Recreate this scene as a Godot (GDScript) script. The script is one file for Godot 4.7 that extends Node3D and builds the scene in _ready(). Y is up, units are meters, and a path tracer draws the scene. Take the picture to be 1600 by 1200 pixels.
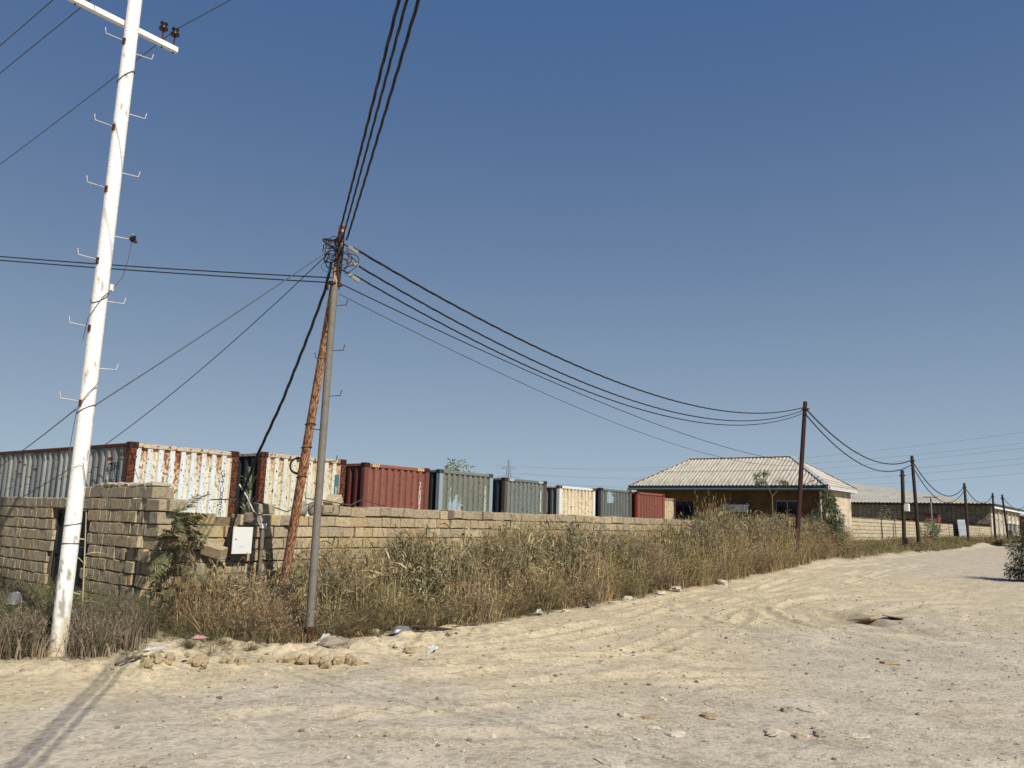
extends Node3D
# A dusty lane beside a limestone block wall; x runs along the wall, z towards the lane, y up.

var rng := RandomNumberGenerator.new()
var M := {}
var used := {}
var nz := FastNoiseLite.new()
var nf := FastNoiseLite.new()
var ns := FastNoiseLite.new()

# ------------------------------------------------------------------ naming helpers
func numbered(called: String) -> String:
	var n: int = used.get(called, 0)
	used[called] = n + 1
	return called if n == 0 else "%s_%03d" % [called, n]

func tag(o: Node, label: String, category: String, group := "", kind := "") -> Node:
	if label != "": o.set_meta("label", label)
	if category != "": o.set_meta("category", category)
	if group != "": o.set_meta("group", group)
	if kind != "": o.set_meta("kind", kind)
	return o

func thing(called: String, label: String, category: String, at := Vector3.ZERO, turn := 0.0, group := "") -> Node3D:
	var o := Node3D.new()
	o.name = numbered(called)
	add_child(o, true)
	o.position = at
	o.rotation.y = turn
	tag(o, label, category, group)
	return o

func put(mesh: Mesh, called: String, mat: Material, parent: Node = null, at := Vector3.ZERO) -> MeshInstance3D:
	var o := MeshInstance3D.new()
	o.mesh = mesh
	if mat: o.material_override = mat
	if parent == null or parent == self:
		o.name = numbered(called)
		add_child(o, true)
	else:
		var n: int = parent.get_meta("n_" + called) if parent.has_meta("n_" + called) else 0
		parent.set_meta("n_" + called, n + 1)
		o.name = called if n == 0 else "%s_%03d" % [called, n]
		parent.add_child(o, true)
	o.position = at
	return o

func many(mesh: Mesh, called: String, mat: Material, xf: Array, cols: Array, parent: Node = null) -> MultiMeshInstance3D:
	var mm := MultiMesh.new()
	mm.transform_format = MultiMesh.TRANSFORM_3D
	mm.use_colors = cols.size() > 0
	mm.mesh = mesh
	mm.instance_count = xf.size()
	for i in xf.size():
		mm.set_instance_transform(i, xf[i])
		if cols.size() > 0: mm.set_instance_color(i, cols[i])
	var o := MultiMeshInstance3D.new()
	o.multimesh = mm
	if mat: o.material_override = mat
	if parent == null:
		o.name = numbered(called)
		add_child(o, true)
	else:
		o.name = called
		parent.add_child(o, true)
	o.set_meta("kind", "stuff")
	return o

# ------------------------------------------------------------------ mesh helpers
func begin(smooth := false) -> SurfaceTool:
	var st := SurfaceTool.new()
	st.begin(Mesh.PRIMITIVE_TRIANGLES)
	st.set_smooth_group(0 if smooth else -1)
	return st

func done(st: SurfaceTool) -> ArrayMesh:
	st.generate_normals()
	return st.commit()

func tri(st: SurfaceTool, a: Vector3, b: Vector3, c: Vector3) -> void:
	st.add_vertex(a); st.add_vertex(b); st.add_vertex(c)

func quad(st: SurfaceTool, a: Vector3, b: Vector3, c: Vector3, d: Vector3) -> void:
	tri(st, a, b, c); tri(st, a, c, d)

func uvquad(st: SurfaceTool, p: Array, t: Array) -> void:
	for k in [0, 1, 2, 0, 2, 3]:
		st.set_uv(t[k]); st.add_vertex(p[k])

# box between two corners
func bx(st: SurfaceTool, lo: Vector3, hi: Vector3, xf := Transform3D.IDENTITY) -> void:
	var p := []
	for k in 8:
		p.append(xf * Vector3(hi.x if k & 1 else lo.x, hi.y if k & 2 else lo.y, hi.z if k & 4 else lo.z))
	for q in [[0, 2, 3, 1], [5, 7, 6, 4], [4, 6, 2, 0], [1, 3, 7, 5], [2, 6, 7, 3], [4, 0, 1, 5]]:
		quad(st, p[q[0]], p[q[1]], p[q[2]], p[q[3]])

func bm(size: Vector3, at := Vector3.ZERO, ch := 0.0) -> ArrayMesh:
	var st := begin()
	if ch > 0.0: chamfer(st, size, ch, 0.0, Transform3D(Basis.IDENTITY, at))
	else: bx(st, at - size / 2, at + size / 2)
	return done(st)

# chamfered, slightly uneven block of 44 triangles
func chamfer(st: SurfaceTool, s: Vector3, ch: float, jit: float, xf := Transform3D.IDENTITY) -> void:
	var v := {}
	for k in 8:
		var sg := Vector3(1 if k & 1 else -1, 1 if k & 2 else -1, 1 if k & 4 else -1)
		var j := Vector3(rng.randf_range(-jit, jit), rng.randf_range(-jit, jit), rng.randf_range(-jit, jit))
		var c := ch * (rng.randf_range(0.6, 1.9) if jit > 0.0 else 1.0)
		for a in 3:
			var p := sg * s / 2
			for b in 3:
				if b != a: p[b] -= sg[b] * c
			v[k * 3 + a] = xf * (p + j)
	for a in 3:
		var b := (a + 1) % 3
		var c := (a + 2) % 3
		for sgn in 2:
			var ks := []
			for q in [[0, 0], [1, 0], [1, 1], [0, 1]]:
				ks.append((sgn << a) | (int(q[0]) << b) | (int(q[1]) << c))
			if sgn == 1: quad(st, v[ks[3] * 3 + a], v[ks[2] * 3 + a], v[ks[1] * 3 + a], v[ks[0] * 3 + a])
			else: quad(st, v[ks[0] * 3 + a], v[ks[1] * 3 + a], v[ks[2] * 3 + a], v[ks[3] * 3 + a])
		# edges along axis a
		for sb in 2:
			for sc in 2:
				var k0 := (sb << b) | (sc << c)
				var k1 := k0 | (1 << a)
				var q := [v[k0 * 3 + b], v[k1 * 3 + b], v[k1 * 3 + c], v[k0 * 3 + c]]
				if (sb + sc) % 2 == 0: quad(st, q[3], q[2], q[1], q[0])
				else: quad(st, q[0], q[1], q[2], q[3])
	for k in 8:
		var odd := ((k & 1) + ((k >> 1) & 1) + ((k >> 2) & 1)) % 2
		if odd == 1: tri(st, v[k * 3 + 2], v[k * 3 + 1], v[k * 3])
		else: tri(st, v[k * 3], v[k * 3 + 1], v[k * 3 + 2])

func tube(st: SurfaceTool, pts: Array, rads, sides := 8, caps := true) -> void:
	var n := pts.size()
	var up := Vector3(0.137, 0.951, 0.277)
	var rings := []
	for i in n:
		var p: Vector3 = pts[i]
		var d: Vector3 = (pts[mini(i + 1, n - 1)] - pts[maxi(i - 1, 0)]).normalized()
		var s := d.cross(up)
		if s.length() < 0.12: s = d.cross(Vector3(1, 0, 0.1))
		s = s.normalized()
		var t := s.cross(d)
		up = t if n > 3 else up
		var r: float = rads[i] if rads is Array else rads
		var ring := []
		for k in sides:
			var an := TAU * k / sides
			ring.append(p + (s * cos(an) + t * sin(an)) * r)
		rings.append(ring)
	for i in n - 1:
		for k in sides:
			var k2 := (k + 1) % sides
			quad(st, rings[i][k], rings[i][k2], rings[i + 1][k2], rings[i + 1][k])
	if caps:
		for k in range(1, sides - 1):
			tri(st, rings[0][0], rings[0][k + 1], rings[0][k])
			tri(st, rings[n - 1][0], rings[n - 1][k], rings[n - 1][k + 1])

func tubem(pts: Array, rads, sides := 8) -> ArrayMesh:
	var st := begin(true)
	tube(st, pts, rads, sides, false)
	var m := done(st)
	return m

# lathe: [radius, y] pairs
func lathe(st: SurfaceTool, prof: Array, sides := 14, at := Vector3.ZERO) -> void:
	for i in prof.size() - 1:
		for k in sides:
			var a0 := TAU * k / sides
			var a1 := TAU * (k + 1) / sides
			var p0: Array = prof[i]
			var p1: Array = prof[i + 1]
			quad(st, at + Vector3(cos(a0) * p0[0], p0[1], sin(a0) * p0[0]), at + Vector3(cos(a0) * p1[0], p1[1], sin(a0) * p1[0]), at + Vector3(cos(a1) * p1[0], p1[1], sin(a1) * p1[0]), at + Vector3(cos(a1) * p0[0], p0[1], sin(a1) * p0[0]))

# uneven stone
func stone(size: Vector3, sd: int, rough := 0.25, det := 2) -> ArrayMesh:
	var r := RandomNumberGenerator.new(); r.seed = sd
	var n := FastNoiseLite.new(); n.seed = sd; n.frequency = 0.9
	var st := begin(det > 2)
	var la := 4 + det * 2
	var lo := 6 + det * 3
	var grid := []
	for i in la + 1:
		var row := []
		for j in lo:
			var th := PI * i / la
			var ph := TAU * j / lo
			var d := Vector3(sin(th) * cos(ph), cos(th), sin(th) * sin(ph))
			var q := 1.0 + rough * n.get_noise_3dv(d * 1.3) * 2.0 + rough * 0.5 * n.get_noise_3dv(d * 4.0 + Vector3(9, 3, 1))
			# squared-off facets
			var m := maxf(maxf(absf(d.x), absf(d.y)), absf(d.z))
			q *= lerpf(1.0, 0.78 / m, 0.55)
			row.append(Vector3(d.x * size.x, d.y * size.y, d.z * size.z) * q * 0.5)
		grid.append(row)
	for i in la:
		for j in lo:
			var j2 := (j + 1) % lo
			quad(st, grid[i][j], grid[i][j2], grid[i + 1][j2], grid[i + 1][j])
	return done(st)

# ------------------------------------------------------------------ materials
func noise_tex(freq: float, ramp: Array, sz := 512, type := FastNoiseLite.TYPE_SIMPLEX_SMOOTH, oct := 5, sd := 1, normal := 0.0) -> NoiseTexture2D:
	var n := FastNoiseLite.new()
	n.noise_type = type
	n.frequency = freq
	n.fractal_octaves = oct
	n.seed = sd
	var t := NoiseTexture2D.new()
	t.noise = n
	t.width = sz; t.height = sz
	t.seamless = true
	t.generate_mipmaps = false
	if normal > 0.0:
		t.as_normal_map = true
		t.bump_strength = normal
	elif ramp.size() > 0:
		var g := Gradient.new()
		var offs := PackedFloat32Array()
		var cs := PackedColorArray()
		for e in ramp:
			offs.append(e[0]); cs.append(e[1])
		g.offsets = offs; g.colors = cs
		t.color_ramp = g
	return t

func grey(v: float) -> Color: return Color(v, v, v)

func lin(r: float, g: float, b: float) -> Color: return Color(r, g, b).linear_to_srgb()

func mat(c: Color, rough := 0.9, tex: Texture2D = null, scale := 1.0, nrm: Texture2D = null, ndepth := 1.0, world := true) -> StandardMaterial3D:
	var m := StandardMaterial3D.new()
	m.albedo_color = c
	m.roughness = rough
	m.cull_mode = BaseMaterial3D.CULL_DISABLED
	if tex or nrm:
		m.uv1_triplanar = true
		m.uv1_world_triplanar = world
		m.uv1_scale = Vector3.ONE * scale
	if tex: m.albedo_texture = tex
	if nrm:
		m.normal_enabled = true
		m.normal_texture = nrm
		m.normal_scale = ndepth
	return m

func leafmat(c: Color, back := 0.25) -> StandardMaterial3D:
	var m := StandardMaterial3D.new()
	m.albedo_color = c
	m.vertex_color_use_as_albedo = true
	m.roughness = 0.75
	m.cull_mode = BaseMaterial3D.CULL_DISABLED
	if back > 0.0:
		m.backlight_enabled = true
		m.backlight = Color(back, back, back * 0.7)
	return m

func materials() -> void:
	var t_stone := noise_tex(0.012, [[0.0, grey(0.70)], [0.42, grey(0.9)], [0.6, grey(0.97)], [1.0, grey(0.78)]], 512, FastNoiseLite.TYPE_SIMPLEX_SMOOTH, 6, 5)
	var n_stone := noise_tex(0.05, [], 512, FastNoiseLite.TYPE_SIMPLEX_SMOOTH, 5, 8, 6.0)
	var n_fine := noise_tex(0.03, [], 512, FastNoiseLite.TYPE_SIMPLEX_SMOOTH, 6, 18, 8.0)
	var t_rust := noise_tex(0.02, [[0.0, Color(0.17, 0.09, 0.06)], [0.4, Color(0.33, 0.16, 0.09)], [0.55, Color(0.52, 0.27, 0.13)], [0.7, Color(0.64, 0.38, 0.2)], [1.0, Color(0.25, 0.13, 0.08)]], 512, FastNoiseLite.TYPE_SIMPLEX_SMOOTH, 5, 3)
	var t_rustpaint := noise_tex(0.018, [[0.0, Color(0.30, 0.15, 0.09)], [0.42, Color(0.50, 0.25, 0.13)], [0.52, Color(0.62, 0.36, 0.2)], [0.58, Color(0.78, 0.7, 0.58)], [1.0, Color(0.8, 0.75, 0.66)]], 512, FastNoiseLite.TYPE_SIMPLEX_SMOOTH, 5, 13)
	var t_white := noise_tex(0.02, [[0.0, Color(0.42, 0.38, 0.33)], [0.14, Color(0.62, 0.59, 0.55)], [0.22, Color(0.94, 0.93, 0.92)], [0.7, Color(0.97, 0.965, 0.95)], [1.0, Color(0.90, 0.88, 0.85)]], 1024, FastNoiseLite.TYPE_SIMPLEX_SMOOTH, 6, 23)
	var t_dirt := noise_tex(0.008, [[0.0, grey(0.74)], [0.35, grey(0.9)], [0.5, grey(1.0)], [0.65, grey(0.93)], [1.0, grey(0.8)]], 1024, FastNoiseLite.TYPE_SIMPLEX_SMOOTH, 7, 31)
	var n_dirt := noise_tex(0.03, [], 1024, FastNoiseLite.TYPE_SIMPLEX_SMOOTH, 6, 33, 9.0)
	var t_plaster := noise_tex(0.006, [[0.0, grey(0.76)], [0.45, grey(0.95)], [0.6, grey(1.0)], [1.0, grey(0.85)]], 512, FastNoiseLite.TYPE_SIMPLEX_SMOOTH, 6, 41)
	var t_asb := noise_tex(0.012, [[0.0, Color(0.55, 0.53, 0.48)], [0.4, Color(0.86, 0.84, 0.79)], [0.6, Color(0.95, 0.93, 0.89)], [1.0, Color(0.7, 0.68, 0.63)]], 512, FastNoiseLite.TYPE_SIMPLEX_SMOOTH, 6, 43)
	# limestone tones
	M.stone = []
	for c in [Color(0.685, 0.62, 0.505), Color(0.715, 0.64, 0.495), Color(0.645, 0.60, 0.51), Color(0.74, 0.675, 0.55), Color(0.70, 0.615, 0.47), Color(0.62, 0.57, 0.48), Color(0.67, 0.61, 0.51)]:
		M.stone.append(mat(c, 0.95, t_stone, 1.6, n_stone, 0.8))
	M.stone_many = mat(Color.WHITE, 0.95, t_stone, 1.6, n_stone, 0.8)
	M.stone_many.vertex_color_use_as_albedo = true
	M.stone_dark = mat(Color(0.47, 0.41, 0.36), 0.95, t_stone, 2.0, n_stone, 1.0)
	M.mortar = mat(Color(0.50, 0.44, 0.34), 0.98, t_stone, 2.5, n_stone, 1.2)
	M.mortar_light = mat(Color(0.70, 0.66, 0.57), 0.98, t_stone, 3.0, n_stone, 1.2)
	M.pale_stone = mat(Color(0.78, 0.74, 0.66), 0.95, t_stone, 3.0, n_stone, 1.0)
	M.grey_stone = mat(Color(0.60, 0.56, 0.50), 0.95, t_stone, 3.0, n_stone, 1.0)
	M.clod = mat(Color(0.67, 0.60, 0.48), 0.98, t_stone, 3.0, n_stone, 1.2)
	M.rust = mat(Color(0.70, 0.69, 0.70), 0.92, t_rust, 1.3, n_fine, 0.5)
	M.rust_dark = mat(Color(0.52, 0.45, 0.42), 0.92, t_rust, 1.3, n_fine, 0.5)
	M.rust_pipe = mat(Color(0.92, 0.88, 0.85), 0.9, t_rustpaint, 1.2, n_fine, 0.5)
	M.rust_pipe.uv1_scale = Vector3(3.0, 0.7, 3.0)
	var t_rail := noise_tex(0.02, [[0.0, Color(0.36, 0.2, 0.13)], [0.34, Color(0.52, 0.30, 0.18)], [0.42, Color(0.72, 0.66, 0.56)], [1.0, Color(0.80, 0.78, 0.72)]], 256, FastNoiseLite.TYPE_SIMPLEX_SMOOTH, 5, 63)
	M.rail_white = mat(Color(0.95, 0.94, 0.92), 0.85, t_rail, 1.4, n_fine, 0.4)
	M.white_pole = mat(Color(0.95, 0.95, 0.95), 0.8, t_white, 0.9, n_fine, 0.5)
	M.white_pole.uv1_scale = Vector3(3.2, 0.8, 3.2)
	M.grey_pole = mat(Color(0.45, 0.43, 0.40), 0.75, t_plaster, 1.0, n_fine, 0.25)
	M.grey_pole.uv1_scale = Vector3(2.5, 0.8, 2.5)
	M.brown_pole = mat(Color(0.40, 0.25, 0.18), 0.9, t_rust, 1.0, n_fine, 0.3)
	M.dark_pole = mat(Color(0.22, 0.17, 0.14), 0.9, t_plaster, 1.0)
	M.iron = mat(Color(0.20, 0.17, 0.16), 0.7)
	M.pale_iron = mat(Color(0.72, 0.69, 0.68), 0.6)
	M.cable = mat(Color(0.075, 0.075, 0.085), 0.55)
	M.cable_grey = mat(Color(0.26, 0.27, 0.29), 0.5)
	M.line_grey = mat(Color(0.42, 0.45, 0.48), 0.6)
	M.cable_white = mat(Color(0.74, 0.73, 0.70), 0.5)
	M.alu = mat(Color(0.52, 0.52, 0.50), 0.45, t_plaster, 3.0)
	M.porcelain = mat(Color(0.16, 0.12, 0.11), 0.3)
	M.white_box = mat(Color(0.80, 0.81, 0.80), 0.55)
	M.box_side = mat(Color(0.55, 0.40, 0.28), 0.9, t_rust, 2.0)
	M.green_metal = mat(Color(0.06, 0.085, 0.08), 0.7, t_plaster, 1.0)
	M.plaster_cream = mat(Color(0.76, 0.71, 0.62), 0.95, t_plaster, 0.35, n_fine, 0.4)
	M.plaster_ochre = mat(Color(0.46, 0.355, 0.20), 0.95, t_plaster, 0.35, n_fine, 0.3)
	M.asbestos = mat(Color(0.76, 0.755, 0.735), 0.9, t_asb, 0.5, n_fine, 0.3)
	M.asbestos.uv1_scale = Vector3(0.14, 0.3, 1.1)
	M.ridge = mat(Color(0.66, 0.66, 0.66), 0.6, t_plaster, 1.0)
	M.fascia = mat(Color(0.13, 0.18, 0.19), 0.6, t_plaster, 1.0)
	M.gutter = mat(Color(0.30, 0.38, 0.40), 0.5)
	M.pipe = mat(Color(0.78, 0.78, 0.77), 0.5, t_plaster, 1.0)
	M.glass = mat(Color(0.035, 0.04, 0.045), 0.12)
	M.frame = mat(Color(0.62, 0.63, 0.63), 0.5)
	M.dark_frame = mat(Color(0.16, 0.17, 0.17), 0.6)
	M.awning = mat(Color(0.52, 0.54, 0.55), 0.6, t_plaster, 1.0)
	M.shed_roof = mat(Color(0.62, 0.61, 0.57), 0.8, t_plaster, 0.15)
	M.shed_wall = mat(Color(0.72, 0.69, 0.62), 0.95, t_plaster, 0.2, n_fine, 0.3)
	M.shed_dark = mat(Color(0.06, 0.06, 0.06), 0.9)
	M.red_metal = mat(Color(0.42, 0.17, 0.15), 0.7, t_plaster, 0.8)
	M.maroon = mat(Color(0.30, 0.10, 0.10), 0.6, t_plaster, 0.6)
	M.sheet = mat(Color(0.66, 0.69, 0.72), 0.5, t_rustless(), 1.0)
	M.white_paint = mat(Color(0.88, 0.87, 0.84), 0.6)
	M.yellow_paint = mat(Color(0.86, 0.78, 0.55), 0.7)
	M.lattice = mat(Color(0.42, 0.43, 0.44), 0.7)
	M.bark = mat(Color(0.46, 0.40, 0.31), 0.95, t_stone, 4.0)
	M.plastic_grey = mat(Color(0.40, 0.40, 0.40), 0.35)
	M.plastic_white = mat(Color(0.66, 0.66, 0.64), 0.4)
	M.plastic_black = mat(Color(0.07, 0.07, 0.075), 0.4)
	M.cardboard = mat(Color(0.68, 0.60, 0.48), 0.95)
	M.pink = mat(Color(0.72, 0.56, 0.55), 0.6)
	M.wood_dark = mat(Color(0.23, 0.19, 0.16), 0.95, t_stone, 4.0)
	M.text_dark = mat(Color(0.12, 0.13, 0.17), 0.8)
	M.text_white = mat(Color(0.86, 0.85, 0.80), 0.8)
	M.text_grey = mat(Color(0.30, 0.30, 0.33), 0.8)
	M.ground = mat(Color.WHITE, 0.97, t_dirt, 0.6, n_dirt, 0.6)
	M.ground.vertex_color_use_as_albedo = true
	M.pebble = mat(Color.WHITE, 0.95)
	M.pebble.vertex_color_use_as_albedo = true
	M.dry = leafmat(Color.WHITE, 0.3)
	M.leaf = leafmat(Color.WHITE, 0.35)
	M.twig = leafmat(Color.WHITE, 0.0)

func t_rustless() -> NoiseTexture2D:
	return noise_tex(0.01, [[0.0, Color(0.6, 0.58, 0.56)], [0.45, Color(0.9, 0.9, 0.9)], [1.0, Color(1, 1, 1)]], 256, FastNoiseLite.TYPE_SIMPLEX_SMOOTH, 5, 77)

# paint, rust streaks and chips of a corrugated panel; u across, v from the top
func panel_tex(base: Color, recess: Color, ribs: int, rust: float, chips: float, sd: int, patch = null) -> ImageTexture:
	var r := RandomNumberGenerator.new(); r.seed = sd
	var n := FastNoiseLite.new(); n.seed = sd; n.frequency = 0.025; n.fractal_octaves = 4
	var w := 320
	var h := 256
	var im := Image.create(w, h, false, Image.FORMAT_RGB8)
	var lenr := []
	var st := []
	for i in ribs * 2 + 2:
		lenr.append(r.randf_range(0.06, 0.36)); st.append(r.randf_range(0.3, 1.0))
	var dark := Color(0.30, 0.14, 0.08)
	var orange := Color(0.63, 0.36, 0.17)
	var tan := Color(0.80, 0.70, 0.50)
	for y in h:
		var v := float(y) / h
		for x in w:
			var u := float(x) / w
			var f := u * ribs
			var i := int(f)
			var ph := f - i
			var inner := smoothstep(0.44, 0.5, ph) * (1.0 - smoothstep(0.94, 1.0, ph))
			var c := base.lerp(recess, inner)
			var g := n.get_noise_2d(x * 1.6, y * 0.5)
			var g2 := n.get_noise_2d(x * 3.0 + 500.0, y * 3.0)
			c = c * (1.0 + 0.07 * g + 0.05 * g2)
			if patch != null:
				if u > patch[0] and u < patch[1] + 0.04 * g2 and v > patch[2] + 0.25 * g and v < patch[3]: c = (patch[4] as Color) * (1.0 + 0.06 * g2)
			if rust > 0.0:
				var k := i * 2 + (1 if inner > 0.5 else 0)
				var s: float = st[k] * rust * (1.0 if inner > 0.5 else 0.12)
				var L: float = lenr[k]
				var wash := s * 0.6 * (1.0 - smoothstep(L * 0.4, L * 1.8 + 0.06, v + g * 0.1))
				c = c.lerp(tan, clampf(wash, 0.0, 0.8))
				var hard := s * (1.0 - smoothstep(L * 0.25, L, v + g * 0.22 + absf(ph - 0.72) * 0.5))
				c = c.lerp(orange, clampf(hard, 0.0, 0.9))
				var core := smoothstep(0.12, 0.3, g2 * 0.8 + s * 0.5 - v * 0.9)
				c = c.lerp(dark, core * 0.8 * clampf(s * 1.2, 0.0, 1.0))
			if chips > 0.0:
				var spot := smoothstep(0.46 - chips * 0.14, 0.5 - chips * 0.14, n.get_noise_2d(x * 3.4 + 90.0, y * 2.6 + 300.0))
				c = c.lerp(dark, spot * 0.85)
			c.a = 1.0
			im.set_pixel(x, y, c)
	return ImageTexture.create_from_image(im)

func tex_mat(t: Texture2D, rough := 0.65) -> StandardMaterial3D:
	var m := StandardMaterial3D.new()
	m.albedo_texture = t
	m.roughness = rough
	m.cull_mode = BaseMaterial3D.CULL_DISABLED
	return m

# ------------------------------------------------------------------ terrain
func lerps(x: float, ks: Array) -> float:
	if x <= ks[0][0]: return ks[0][1]
	for i in range(1, ks.size()):
		if x <= ks[i][0]:
			return lerpf(ks[i - 1][1], ks[i][1], (x - ks[i - 1][0]) / (ks[i][0] - ks[i - 1][0]))
	return ks[-1][1]

var EDGE := [[-14.0, 0.9], [-2.5, 1.25], [-1.7, 2.2], [-0.7, 1.1], [-0.1, 1.2], [0.4, 2.25], [1.9, 2.6], [3.4, 2.75], [5.8, 2.5], [8.5, 2.2], [11.9, 1.9], [18.3, 1.75], [29.0, 1.35], [37.0, 1.3], [50.0, 1.5], [60.0, 1.4], [75.0, 0.4], [120.0, -4.0]]

func rise(x: float) -> float:
	return lerps(x, [[8.0, 0.0], [14.0, 0.05], [28.0, 0.38], [49.0, 0.62], [75.0, 0.86], [120.0, 1.0]])

func ss(a: float, b: float, x: float) -> float: return smoothstep(a, b, x)

func base_h(x: float, z: float) -> float:
	var y := rise(x)
	var b := 0.0
	if x > -0.2: b = (0.06 + 0.5 * ss(6.0, 37.0, x)) * (1.0 - ss(0.2, 2.2, z)) * (1.0 - 0.75 * ss(62.0, 80.0, x))
	else: b = 0.12 * (1.0 - ss(0.3, 2.2, -x)) * (1.0 - ss(0.4, 2.0, z))
	y += b
	if x > 0.0 and z < 0.0 and x < 84.0:
		var t := ss(0.1, 0.32, minf(x, -z))
		var yard := 0.56 + 0.44 * ss(26.0, 33.0, x)
		y = lerpf(y, yard, t)
	return y

func road_mask(x: float, z: float) -> float:
	return ss(-0.1, 0.5, z - lerps(x, EDGE))

var TRACKS := [
	[[-2.81, 3.13], [-1.80, 3.67], [-0.52, 4.77], [1.08, 5.24], [3.82, 5.31], [8.81, 4.49], [16.74, 3.35], [27.10, 3.26], [48.29, 2.42]],
	[[-2.83, 3.79], [-1.43, 4.90], [-0.03, 5.79], [1.73, 6.23], [4.85, 6.04], [8.54, 5.04], [14.17, 3.99], [21.33, 3.78], [38.68, 3.26]],
	[[9.43, 10.41], [8.43, 8.69], [8.38, 6.87], [10.10, 5.03], [14.19, 3.19], [21.85, 1.99], [39.12, 1.67]],
	[[6.04, 10.77], [4.64, 8.78], [3.12, 6.79], [0.78, 5.52], [-1.27, 5.21], [-2.95, 5.29]],
	[[18.22, 9.49], [18.97, 7.11], [20.84, 4.52], [24.42, 2.85], [34.79, 2.66], [51.87, 2.51]],
	[[-3.51, 4.12], [-1.84, 5.49], [-0.17, 7.23], [2.37, 8.79], [5.23, 10.85]],
	[[1.32, 3.31], [3.27, 4.02], [6.55, 3.92], [11.60, 3.42], [20.08, 2.94], [31.72, 2.84]]]
const TX0 := -7.0
const TZ0 := 0.0
const TNX := 800
const TNZ := 250
const TC := 0.05
var press := PackedFloat32Array()

# wheel ruts pressed into a height grid along smooth paths
func press_tracks() -> void:
	press.resize(TNX * TNZ)
	for i in TRACKS.size():
		var cu := Curve3D.new()
		cu.bake_interval = 0.05
		var pts: Array = TRACKS[i]
		for k in pts.size():
			var a: Array = pts[maxi(k - 1, 0)]
			var b: Array = pts[mini(k + 1, pts.size() - 1)]
			var tg := Vector3(b[0] - a[0], 0, b[1] - a[1]) / 6.0
			cu.add_point(Vector3(pts[k][0], 0, pts[k][1]), -tg, tg)
		var L := cu.get_baked_length()
		var n := int(L / 0.035)
		var deep: float = [0.05, 0.055, 0.075, 0.04, 0.05, 0.022, 0.045][i]
		for k in n:
			var d := L * k / n
			var c := cu.sample_baked(d)
			if c.x > 34.0: break
			var f := (cu.sample_baked(minf(d + 0.1, L)) - c).normalized()
			if f.length() < 0.5: continue
			var sd := Vector3(-f.z, 0, f.x)
			for w in [-0.78, 0.78]:
				var wob := 0.12 * nz.get_noise_2d(d * 1.5 + i * 90.0, w * 40.0)
				var fade := ss(-0.25, 0.2, nz.get_noise_2d(d * 2.0 + i * 57.0, w * 90.0 + 11.0)) * ss(0.0, 2.0, d) * ss(0.0, 2.0, L - d)
				for j in 31:
					var o := -0.42 + 0.028 * j
					var q: Vector3 = c + sd * (w + o + wob)
					var gx := int((q.x - TX0) / TC)
					var gz := int((q.z - TZ0) / TC)
					if gx < 0 or gz < 0 or gx >= TNX or gz >= TNZ: continue
					var tread := 0.65 + 0.35 * sin(d * TAU / 0.14 + absf(o) * 26.0)
					var h := -exp(-pow(o / 0.12, 2.0)) * tread + 0.75 * exp(-pow((absf(o) - 0.24) / 0.075, 2.0)) * (1.0 + 0.8 * nf.get_noise_2d(q.x * 18.0, q.z * 18.0))
					var at := gz * TNX + gx
					press[at] = lerpf(press[at], h * deep * fade, 0.6)

func pressed(x: float, z: float) -> float:
	var fx := (x - TX0) / TC - 0.5
	var fz := (z - TZ0) / TC - 0.5
	var i := int(floor(fx))
	var j := int(floor(fz))
	if i < 0 or j < 0 or i >= TNX - 1 or j >= TNZ - 1: return 0.0
	fx -= i; fz -= j
	var k := j * TNX + i
	return lerpf(lerpf(press[k], press[k + 1], fx), lerpf(press[k + TNX], press[k + TNX + 1], fx), fz)

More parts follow.
